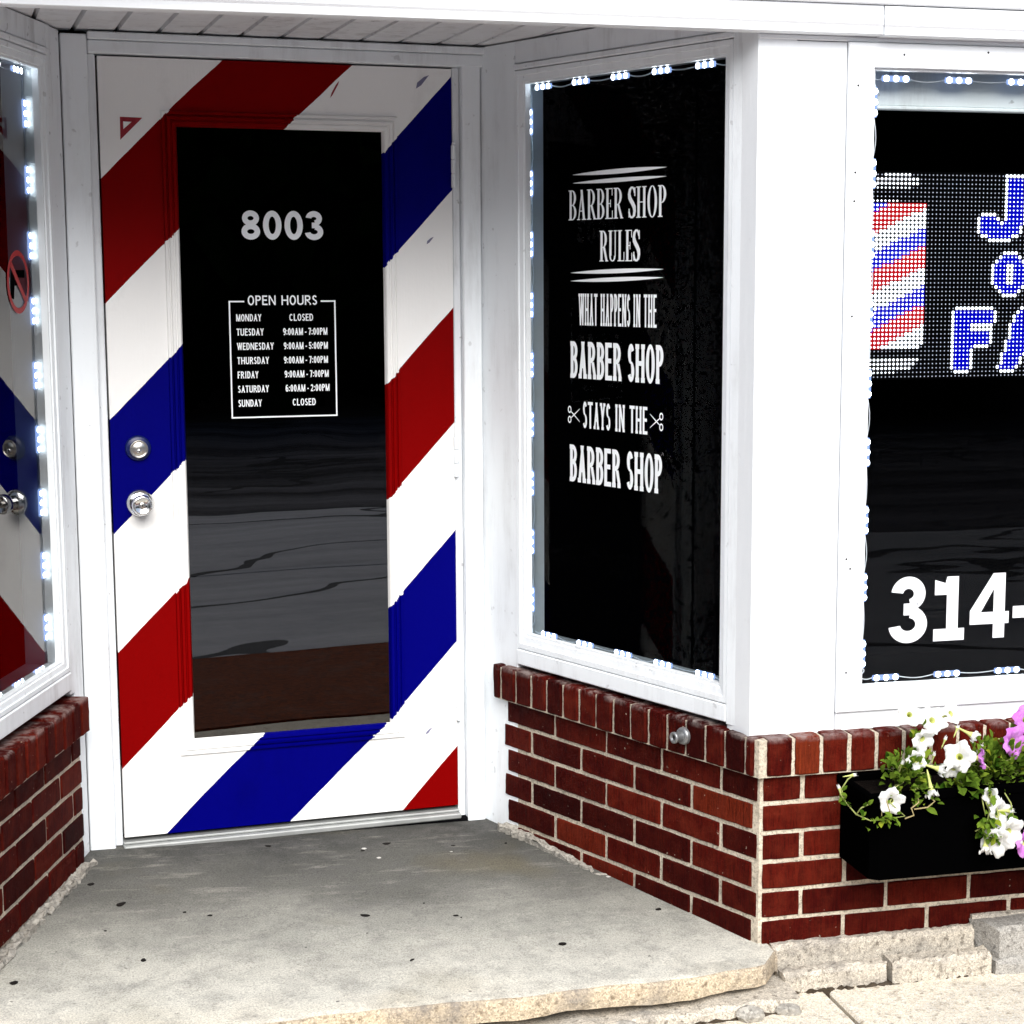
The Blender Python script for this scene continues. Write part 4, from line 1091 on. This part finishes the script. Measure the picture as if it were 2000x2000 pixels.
b = MB(); b.box(1.690, 2.88, .090, .108, 1.852, 1.8618, .003); world_part(b, 'bottom_rail', M['blind'], bd_)

# ------------------------------------------------------------------ light strips: three-diode modules joined by a wire
def module_meshes():
    b = MB(); b.box(-.034, .034, -.0030, .0035, -.0066, .0066, .002); o1 = b.build('led_module', M['ledbody'])
    b = MB()
    for x in (-.024, 0, .024): b.lathe([(.0070, -.0005), (.0068, .0005), (.0046, .0012), (.0004, .0014)], (x, -.0030, 0), seg=14)
    o2 = b.build('diode', M['leddot'], None)
    m1, m2 = o1.data, o2.data
    bpy.data.objects.remove(o1); bpy.data.objects.remove(o2)
    return m1, m2
MM, MD = module_meshes()
MD.name = 'diodes'
def led_strip(label, fr, p0, p1, first, pitch, y, group='white light strips around the window edges', face=0.0):
    """from p0 to p1 in wall coordinates (x, z); modules every pitch"""
    L = math.hypot(p1[0] - p0[0], p1[1] - p0[1]); ux, uz = (p1[0] - p0[0]) / L, (p1[1] - p0[1]) / L
    a, c = w2(fr, p0[0], y)
    root = thing('led_strip', label, 'light strip', (a, c, p0[1]), fr['rz'], group)
    d = first; prev = 0
    k = 0
    while prev < L:
        e = min(d - .034, L); seg = []
        for i in range(7):
            t = prev + (e - prev) * i / 6; sag = .006 * math.sin(math.pi * i / 6) * (1 if k % 2 else .5)
            seg.append((t * ux, .002, t * uz - (sag if abs(uz) < .5 else 0)) if abs(uz) < .5 else (sag, .002, t * uz))
        if e > prev + .005:
            b = MB(); b.tube(seg, .0014, 6); b.build('wire', M['wire'], root)
        prev = d + .034; d += pitch; k += 1
    d = first
    while d < L - .02:
        o = bpy.data.objects.new('led_module', MM); link(o, root)
        o.location = (d * ux, 0, d * uz); o.rotation_euler = (0, -math.atan2(uz, ux), 0)
        q = bpy.data.objects.new('diode', MD); link(q, o)
        d += pitch
ys = .050
led_strip('string of white light modules down the left edge of the rules window', SIDE, (-.9455, 1.955), (-.9455, .53), .080, .1590, ys)
led_strip('string of white light modules along the top of the rules window', SIDE, (-.945, 1.9610), (-.16, 1.9610), .054, .1565, ys)
led_strip('string of white light modules along the bottom of the rules window', SIDE, (-.94, .5160), (-.16, .5160), .068, .1565, ys)
led_strip('string of white light modules beside the reflected door in the left window', LEFT, (-.0105, 1.945), (-.0105, .54), .083, .1570, .058)
led_strip('string of white light modules along the bottom of the left window', LEFT, (-.030, .5100), (-.70, .5100), .042, .1475, .058)
led_strip('string of white light modules along the top of the left window', LEFT, (-.020, 1.9600), (-.70, 1.9600), .030, .150, .058)
led_strip('string of white light modules along the top of the front window', FRONT, (1.70, 1.9180), (2.88, 1.9180), .052, .1560, .052)
led_strip('string of white light modules down the left edge of the front window', FRONT, (1.7010, 1.905), (1.7010, .54), .040, .1595, .052)
led_strip('string of white light modules along the bottom of the front window', FRONT, (1.70, .5290), (2.88, .5290), .062, .1590, .052)

# ------------------------------------------------------------------ dot matrix sign
sg = thing('led_sign', 'dot matrix sign showing a barber pole and blue letters in the front window', 'electronic sign', (1.70, .06, 1.235))
PX, X0, ZTOP, YS = .00985, 1.7172, 1.7045, .0600
NC, NR = 60, 48
cells = {}
def fill(ch, rows):
    for r, spans in rows.items():
        for a, c in spans:
            for col in range(a, c + 1): cells[(col, r)] = ch
rw = lambda a, c, sp: {r: sp for r in range(a, c + 1)}
J = {**rw(0, 8, [(33, 38)]), 9: [(27, 30), (33, 38)], 10: [(26, 31), (33, 38)], 11: [(26, 38)], 12: [(26, 37)], 13: [(26, 37)], 14: [(27, 36)], 15: [(29, 34)]}
O_ = {18: [(33, 36)], 19: [(32, 37)], 20: [(31, 38)], **rw(21, 25, [(30, 39)]), 26: [(31, 38)], 27: [(32, 37)], 28: [(33, 36)]}
F_ = {31: [(21, 30)], **rw(32, 34, [(20, 31)]), **rw(35, 39, [(20, 30)]), 40: [(20, 29)], **rw(41, 45, [(20, 25)]), 46: [(21, 24)]}
A_ = {31: [(38, 43)], 32: [(37, 44)], **rw(33, 34, [(36, 45)]), **rw(35, 38, [(35, 46)]), **rw(39, 41, [(34, 47)]), 42: [(33, 48)], 43: [(33, 38), (43, 48)], 44: [(33, 38), (43, 48)], 45: [(32, 37), (44, 49)], 46: [(33, 36), (45, 48)]}
for d_ in (J, O_, F_, A_): fill('L', d_)
white = set()
for (c, r) in cells:
    if any((c + a, r + e) not in cells for a, e in ((1, 0), (-1, 0), (0, 1), (0, -1))): white.add((c, r))
white |= {(c, r) for r in range(21, 26) for c in (34, 35)} | {(c, r) for r in (35, 36) for c in range(25, 30)} | {(c, r) for r in range(36, 40) for c in (40, 41)}
pb_, pr_, pw, pd = MB(), MB(), MB(), MB()
def disc(mb, c, r, rad, y):
    x, z = X0 + c * PX, ZTOP - r * PX
    mb.poly([(x + rad * math.cos(a * math.pi / 4), y, z + rad * math.sin(a * math.pi / 4)) for a in range(8)])
def cell(mb, c, r):
    x, z, h = X0 + c * PX, ZTOP - r * PX, PX * .5
    mb.poly([(x - h, YS - .0006, z - h), (x + h, YS - .0006, z - h), (x + h, YS - .0006, z + h), (x - h, YS - .0006, z + h)])
for r in range(NR):
    for c in range(-2, NC):
        if (c, r) in cells:
            if (c, r) in white: disc(pw, c, r, .0044, YS - .0012)
            else: cell(pb_, c, r); disc(pw, c, r, .0019, YS - .0012)
        elif c <= 12 and 7 <= r <= 40 - (0 if c < 12 else 1):
            ph = (r + .46 * c) % 13.7
            edge = (c == 12)
            if 8.2 <= ph < 13.1: cell(pr_, c, r); disc(pw, c, r, .0029, YS - .0012)
            elif 4.0 <= ph < 8.2: cell(pb_, c, r); disc(pw, c, r, .0029, YS - .0012)
            else: disc(pw, c, r, .0045, YS - .0012)
        elif (r == 0 and 2 <= c <= 8) or (r in (1, 2) and c <= 10) or (r == 3 and c <= 8) or (r in (43, 44, 45) and c <= 11 - (r - 43)) or (r in (6, 46) and c <= 5):
            disc(pw, c, r, .0034 if r not in (3, 6, 46) else .0024, YS - .0012)
        else:
            disc(pd, c, r, .0016, YS - .0012)
b = MB(); b.box(1.690, X0 + NC * PX + .01, YS, YS + .04, 1.2345, 1.7120, .002); world_part(b, 'cabinet', M['black'], sg)
world_part(pb_, 'blue_field', M['px_blue'], sg, recalc=False)
world_part(pr_, 'red_field', M['px_red'], sg, recalc=False)
o = world_part(pw, 'bright_pixels', M['px_white'], sg, recalc=False); o['kind'] = 'stuff'
o = world_part(pd, 'dim_pixels', M['px_dim'], sg, recalc=False); o['kind'] = 'stuff'

# ------------------------------------------------------------------ planter and petunias
pl = thing('planter_box', 'black plastic window box hung on the front bricks below the lit window', 'planter', (1.99, -.095, .115))
b = MB()
px0, px1, pz0, pz1, pd0 = 1.618, 2.36, .115, .318, -.19
b.prism([(px0 + .012, -.002), (px0 + .012, pd0 + .02), (px0 + .030, pd0 + .004), (px1 - .03, pd0 + .004), (px1 - .012, pd0 + .02), (px1 - .012, -.002)], pz0, pz1 - .022)
world_part(b, 'trough', M['planter'], pl)
b = MB(); b.box(px0, px1, pd0, pd0 + .016, pz1 - .024, pz1, .004); b.box(px0, px1, -.018, -.001, pz1 - .024, pz1, .004); b.box(px0, px0 + .016, pd0 + .0165, -.0185, pz1 - .024, pz1, .004); b.box(px1 - .016, px1, pd0 + .0165, -.0185, pz1 - .024, pz1, .004)
world_part(b, 'rim', M['planter'], pl)
b = MB(); b.box(px0 + .0165, px1 - .0165, pd0 + .0168, -.0188, pz1 - .05, pz1 - .016, .004); world_part(b, 'soil', M['soil'], pl)

def flower_mesh(name, petal, openness, seed, size=.030):
    """petunia: a tube opening into five fused wavy lobes, axis +z, tube base at origin"""
    rnd = random.Random(seed)
    prof = [(.0022, 0), (.0030, .012), (.0042, .024), (.0075, .033), (.0150 * openness + .004, .0405), (.75 * size * openness + .003, .0450), (size * openness + .002, .0450 - .006 * openness)]
    seg = 40; vs = []; F = []; ms = []
    ph = rnd.uniform(0, 6.28)
    for i, (r, z) in enumerate(prof):
        t = max(0, (i - 3) / 3)
        for k in range(seg):
            a = 2 * math.pi * k / seg
            lobe = 1 + t * (.13 * math.cos(5 * a + ph) + .035 * math.sin(13 * a + ph) + .02 * math.sin(23 * a))
            wav = t * (.0045 * math.sin(5 * a + ph + 1.2) + .0028 * math.sin(11 * a + ph) + .003 * math.sin(2 * a + seed))
            vs.append((r * lobe * math.cos(a), r * lobe * math.sin(a), z + wav))
    for i in range(len(prof) - 1):
        for k in range(seg):
            k2 = (k + 1) % seg
            F.append([i * seg + k, i * seg + k2, (i + 1) * seg + k2, (i + 1) * seg + k]); ms.append(1 if i < 3 else 0)
    mb = MB(); mb.v = vs; mb.f = F; mb.m = ms; mb.t = [.5] * len(F); mb.sm = [True] * len(F)
    mb.tube([(0, 0, -.012), (0, 0, 0), (0, 0, .006)], [.0012, .0030, .0026], 6, 1)
    o = mb.build(name, [petal, M['throat']]); me = o.data; bpy.data.objects.remove(o); return me
FW = [flower_mesh('flower', M['petal_w'], 1.0, 1), flower_mesh('flower', M['petal_w'], .82, 2), flower_mesh('flower', M['petal_w'], .42, 3)]
FP = [flower_mesh('flower', M['petal_p'], 1.0, 4), flower_mesh('flower', M['petal_p'], .75, 5)]
FB = flower_mesh('bud', M['petal_w'], .12, 6)

def add_flower(root, me, c, d, s=1.0, roll=0.0, name='flower'):
    """c is the centre of the open face, d the direction it looks"""
    d = Vector(d).normalized()
    q = d.to_track_quat('Z', 'Y')
    m4 = Matrix.Translation(Vector(c)) @ q.to_matrix().to_4x4() @ Matrix.Rotation(roll, 4, 'Z') @ Matrix.Scale(s, 4) @ Matrix.Translation((0, 0, -.042))
    o = bpy.data.objects.new(name, me); link(o, root)
    o.matrix_parent_inverse = Matrix.Translation(root.location).inverted()
    o.matrix_world = m4
    o.matrix_basis = m4
    return o

def leaf(mb, p, d, up, L, w, t):
    d = Vector(d).normalized(); up = Vector(up); sd = d.cross(up)
    if sd.length < 1e-3: sd = d.cross(Vector((1, .3, .2)))
    sd.normalize(); nn = sd.cross(d)
    p = Vector(p)
    rows_ = [(0, .12, 0), (.28, .85, .05), (.58, 1.0, .07), (.84, .55, .02), (1.0, .04, -.08)]
    vs = []
    for a, b_, c in rows_:
        base_ = p + d * L * a + nn * L * c
        vs += [base_ - sd * w * b_ * .5 + nn * w * .13 * b_, base_, base_ + sd * w * b_ * .5 + nn * w * .13 * b_]
    F = []
    for i in range(4):
        for k in range(2): F.append([i * 3 + k, i * 3 + k + 1, i * 3 + k + 4, i * 3 + k + 3])
    mb.mesh(vs, F, 0, t, True)

def clump(mb, st, c, rad, n, rnd, L=(.018, .032)):
    base_ = Vector((c[0], min(-.03, c[1] + .05), .30))
    for _ in range(n):
        v = Vector((rnd.gauss(0, .5), rnd.gauss(0, .5), rnd.gauss(0, .5)))
        p = Vector(c) + Vector((v.x * rad[0], v.y * rad[1], v.z * rad[2]))
        d = (p - base_).normalized() + Vector((rnd.uniform(-.8, .8), rnd.uniform(-.9, .5), rnd.uniform(-.4, .8)))
        l = rnd.uniform(*L)
        leaf(mb, p, d, (rnd.uniform(-.4, .4), -.7, rnd.uniform(.3, 1)), l, l * rnd.uniform(.42, .62), min(1, max(0, rnd.gauss(.45, .25))))
    for _ in range(max(3, n // 9)):
        v = Vector((rnd.gauss(0, .5), rnd.gauss(0, .4), rnd.gauss(.1, .5)))
        p = Vector(c) + Vector((v.x * rad[0], v.y * rad[1], v.z * rad[2]))
        mid = (p + base_) * .5 + Vector((rnd.uniform(-.015, .015), -.01, .015))
        st.tube([base_, mid, p], [.0019, .0016, .0011], 5)

def trail(mb, st, pts, rnd, n=14, r=.0017, L=(.012, .022)):
    st.tube(pts, [r] * len(pts), 5)
    for _ in range(n):
        i = rnd.randrange(len(pts) - 1); t = rnd.random()
        p = Vector(pts[i]).lerp(Vector(pts[i + 1]), t)
        l = rnd.uniform(*L)
        leaf(mb, p, (rnd.uniform(-1, 1), rnd.uniform(-1, .2), rnd.uniform(-1, 1)), (0, -.8, .6), l, l * .5, min(1, max(0, rnd.gauss(.45, .25))))

prn = random.Random(12)
# white petunia on the left of the box
p1 = thing('petunia_plant', 'white petunia with a bare trailing stem at the left end of the planter', 'flowering plant', (1.74, -.10, .30))
lf, st, dy = MB(), MB(), MB()
clump(lf, st, (1.735, -.13, .345), (.055, .045, .040), 120, prn)
clump(lf, st, (1.775, -.10, .395), (.035, .03, .035), 40, prn, (.014, .024))
clump(lf, st, (1.750, -.17, .305), (.035, .03, .022), 50, prn)
trail(lf, st, [(1.70, -.15, .325), (1.665, -.20, .300), (1.700, -.205, .268), (1.655, -.20, .262), (1.618, -.20, .262), (1.588, -.19, .276), (1.570, -.17, .300), (1.568, -.15, .325), (1.585, -.145, .345), (1.600, -.14, .352)], prn, 10)
trail(lf, st, [(1.588, -.19, .276), (1.598, -.195, .292), (1.612, -.20, .300)], prn, 4)
trail(lf, st, [(1.570, -.17, .300), (1.560, -.165, .318), (1.556, -.16, .332)], prn, 3)
clump(lf, dy, (1.655, -.205, .268), (.035, .012, .012), 26, prn, (.012, .02))
trail(lf, st, [(1.72, -.15, .33), (1.690, -.17, .325), (1.672, -.19, .318)], prn, 6)
dy.tube([(1.745, -.17, .31), (1.735, -.20, .295), (1.715, -.205, .285), (1.722, -.205, .268), (1.700, -.205, .262)], .0020, 5)
dy.tube([(1.76, -.17, .31), (1.775, -.2, .295), (1.755, -.205, .284), (1.722, -.205, .282)], .0018, 5)
world_part(lf, 'foliage', M['leaf'], p1, recalc=False); world_part(st, 'stem', M['stem'], p1); world_part(dy, 'dry_stem', M['drystem'], p1)
for me, c, d, s, r in [(FW[0], (1.6695, -.2, .3032), (-.1, -1, .15), .92, .3), (FW[0], (1.7798, -.13, .4179), (.25, -1, -.25), .95, 1.0), (FW[1], (1.751, -.15, .3792), (-.35, -1, .2), .85, 2.0), (FW[0], (1.850, -.165, .3865), (-.45, -.8, .45), 1.1, .2), (FW[1], (1.838, -.17, .352), (-.2, -1, -.7), .95, 2.6),
                       (FW[2], (1.768, -.2, .312), (.1, -.35, -1), 1.05, .5), (FW[2], (1.806, -.17, .358), (1, -.35, -.3), 1.0, .8), (FW[0], (1.756, -.10, .4760), (-.2, -.9, .5), .9, 1.5), (FW[0], (1.8215, -.09, .4560), (.1, -1, .5), 1.0, 2.2), (FW[1], (1.870, -.09, .4690), (.4, -.9, .5), .95, .9), (FW[2], (1.905, -.13, .4200), (1, -.3, -.55), .95, 0)]:
    add_flower(p1, me, c, d, s, r)
for c, d in [((1.606, -.14, .353), (1, -.2, .15)), ((1.556, -.16, .336), (-.4, 0, 1)), ((1.722, -.14, .375), (.2, -.3, 1)), ((1.838, -.12, .42), (.3, -.2, 1)), ((1.868, -.12, .445), (.4, 0, 1)), ((1.80, -.14, .39), (.1, -.3, 1))]:
    add_flower(p1, FB, c, d, .55, 0, 'bud')
# purple petunia to the right
p2 = thing('petunia_plant', 'bushy purple flowered petunia at the right of the planter', 'flowering plant', (1.98, -.10, .30))
lf, st = MB(), MB()
clump(lf, st, (1.985, -.12, .340), (.075, .05, .040), 190, prn)
clump(lf, st, (1.945, -.11, .378), (.035, .03, .03), 40, prn, (.014, .024))
clump(lf, st, (2.05, -.12, .36), (.06, .05, .05), 120, prn); clump(lf, st, (2.2, -.11, .345), (.12, .05, .045), 170, prn)
clump(lf, st, (1.868, -.155, .315), (.045, .04, .022), 80, prn, (.022, .036))
world_part(lf, 'foliage', M['leaf'], p2, recalc=False); world_part(st, 'stem', M['stem'], p2)
for me, c, d, s, r in [(FP[1], (1.915, -.15, .3735), (.85, -.35, .1), .95, .4), (FP[0], (2.005, -.14, .4030), (.3, -1, .1), 1.15, 1.3), (FP[0], (2.043, -.12, .450), (-.1, -1, .5), 1.0, 2.0), (FP[0], (2.12, -.13, .40), (0, -1, .4), 1.0, .6), (FP[1], (2.22, -.13, .42), (.2, -1, .5), 1.0, .1)]:
    add_flower(p2, me, c, d, s, r)
for c, d in [((1.930, -.12, .395), (-.3, -.1, 1)), ((1.915, -.13, .385), (-.4, -.2, .8)), ((1.925, -.14, .355), (-.8, -.3, .5))]:
    add_flower(p2, FB, c, d, .5, 0, 'bud')
# trailing spill over the front of the box
p3 = thing('petunia_plant', 'trailing petunia spilling large white flowers over the front of the planter', 'flowering plant', (1.93, -.19, .30))
lf, st = MB(), MB()
clump(lf, st, (1.905, -.215, .235), (.030, .02, .030), 60, prn, (.016, .026))
trail(lf, st, [(1.93, -.15, .318), (1.915, -.20, .31), (1.905, -.215, .27), (1.895, -.22, .235), (1.870, -.215, .222)], prn, 16)
trail(lf, st, [(1.95, -.17, .315), (1.96, -.21, .28), (1.97, -.215, .22), (1.99, -.22, .19)], prn, 10)
world_part(lf, 'foliage', M['leaf'], p3, recalc=False); world_part(st, 'stem', M['stem'], p3)
for me, c, d, s, r in [(FW[1], (1.912, -.205, .2985), (-.3, -1, .3), .72, .8), (FW[0], (1.9330, -.215, .2560), (.35, -.8, .1), 1.10, .4), (FW[0], (1.9150, -.235, .1990), (-.5, -.8, -.25), 1.12, 1.2), (FW[0], (1.9500, -.235, .2170), (.2, -1, -.1), 1.15, 2.0), (FW[2], (1.8890, -.23, .178), (-.25, -.5, -1), 1.0, .3), (FP[0], (1.994, -.23, .1870), (.2, -1, 0), .95, .9)]:
    add_flower(p3, me, c, d, s, r)
add_flower(p3, FB, (1.965, -.21, .262), (1, -.2, 0), .8, 0, 'bud')

# ------------------------------------------------------------------ far side of the street (seen in the glass)
wd = MB(); wr_ = random.Random(5)
for _ in range(9000):
    x = wr_.uniform(-30, 34); y = -16 - abs(wr_.gauss(0, 2.5)); h = 4.8 + 1.5 * math.sin(x * .5) + .9 * math.sin(x * 1.3 + 1)
    z = wr_.uniform(-.2, h); s = wr_.uniform(.18, .5)
    a = wr_.uniform(0, 6.28); e = wr_.uniform(-.9, .9)
    u = Vector((math.cos(a), math.sin(a) * .4, e)).normalized() * s; v = Vector((-math.sin(a) * .6, .3, math.cos(a))).normalized() * s
    c = Vector((x, y, z)); wd.poly([c - u - v * .4, c + u * .3 - v, c + u + v * .5, c - u * .2 + v], 0, wr_.random())
wd.box(-32, 36, -22.5, -22, -.2, 5, 0, 0, .1)
o = wd.build('woods', M['wood_leaf'], recalc=False); o['kind'] = 'stuff'; o['label'] = 'dark mass of trees across the street'; o['category'] = 'trees'

# ------------------------------------------------------------------ light, sky, camera
w = bpy.data.worlds.new('World'); sc.world = w; w.use_nodes = True
nt = w.node_tree; bg = nt.nodes['Background']
sky = nt.nodes.new('ShaderNodeTexSky'); sky.sky_type = 'NISHITA'; sky.sun_disc = False
EL, AZ = R(41), R(183)
sky.sun_elevation = EL; sky.sun_rotation = AZ; sky.air_density = 1.0; sky.dust_density = 2.5; sky.ozone_density = 1.0
nt.links.new(sky.outputs[0], bg.inputs[0]); bg.inputs[1].default_value = 0.15
sl_ = bpy.data.lights.new('sun', 'SUN'); sl_.energy = 5.0; sl_.angle = R(46); sl_.color = (1.0, .99, .97)
so_ = bpy.data.objects.new('sun', sl_); link(so_)
sd = Vector((math.sin(AZ) * math.cos(EL), math.cos(AZ) * math.cos(EL), math.sin(EL)))
so_.rotation_euler = sd.to_track_quat('Z', 'Y').to_euler(); so_.location = sd * 8
cam = bpy.data.cameras.new('camera'); co = bpy.data.objects.new('camera', cam); link(co)
rt = Vector((9.67632703e-01, -2.52361882e-01, -6.57392698e-04)); up = Vector((.03566277, .13416223, .99031746)); fw = Vector((.24983018, .958287, -.13881968))
m3 = Matrix((rt, up, -fw)).transposed()
co.matrix_world = Matrix.Translation((-0.03177284, -3.87337574, 1.47668058)) @ m3.to_4x4()
cam.sensor_width = 36; cam.lens = 3563.9555 / 2000 * 36
cam.shift_x = -(1117.4268 - 1000) / 2000; cam.shift_y = (1036.958 - 1000) / 2000
cam.clip_start = .05; cam.clip_end = 300
sc.camera = co
sc.view_settings.view_transform = 'Standard'; sc.view_settings.look = 'None'; sc.view_settings.exposure = 0; sc.view_settings.gamma = 1
sc.cycles.max_bounces = 6; sc.cycles.diffuse_bounces = 3; sc.cycles.glossy_bounces = 4; sc.cycles.transparent_max_bounces = 8
sc.cycles.use_adaptive_sampling = True; sc.cycles.adaptive_threshold = 0.02; sc.cycles.adaptive_min_samples = 16
sc.cycles.caustics_reflective = False; sc.cycles.caustics_refractive = False
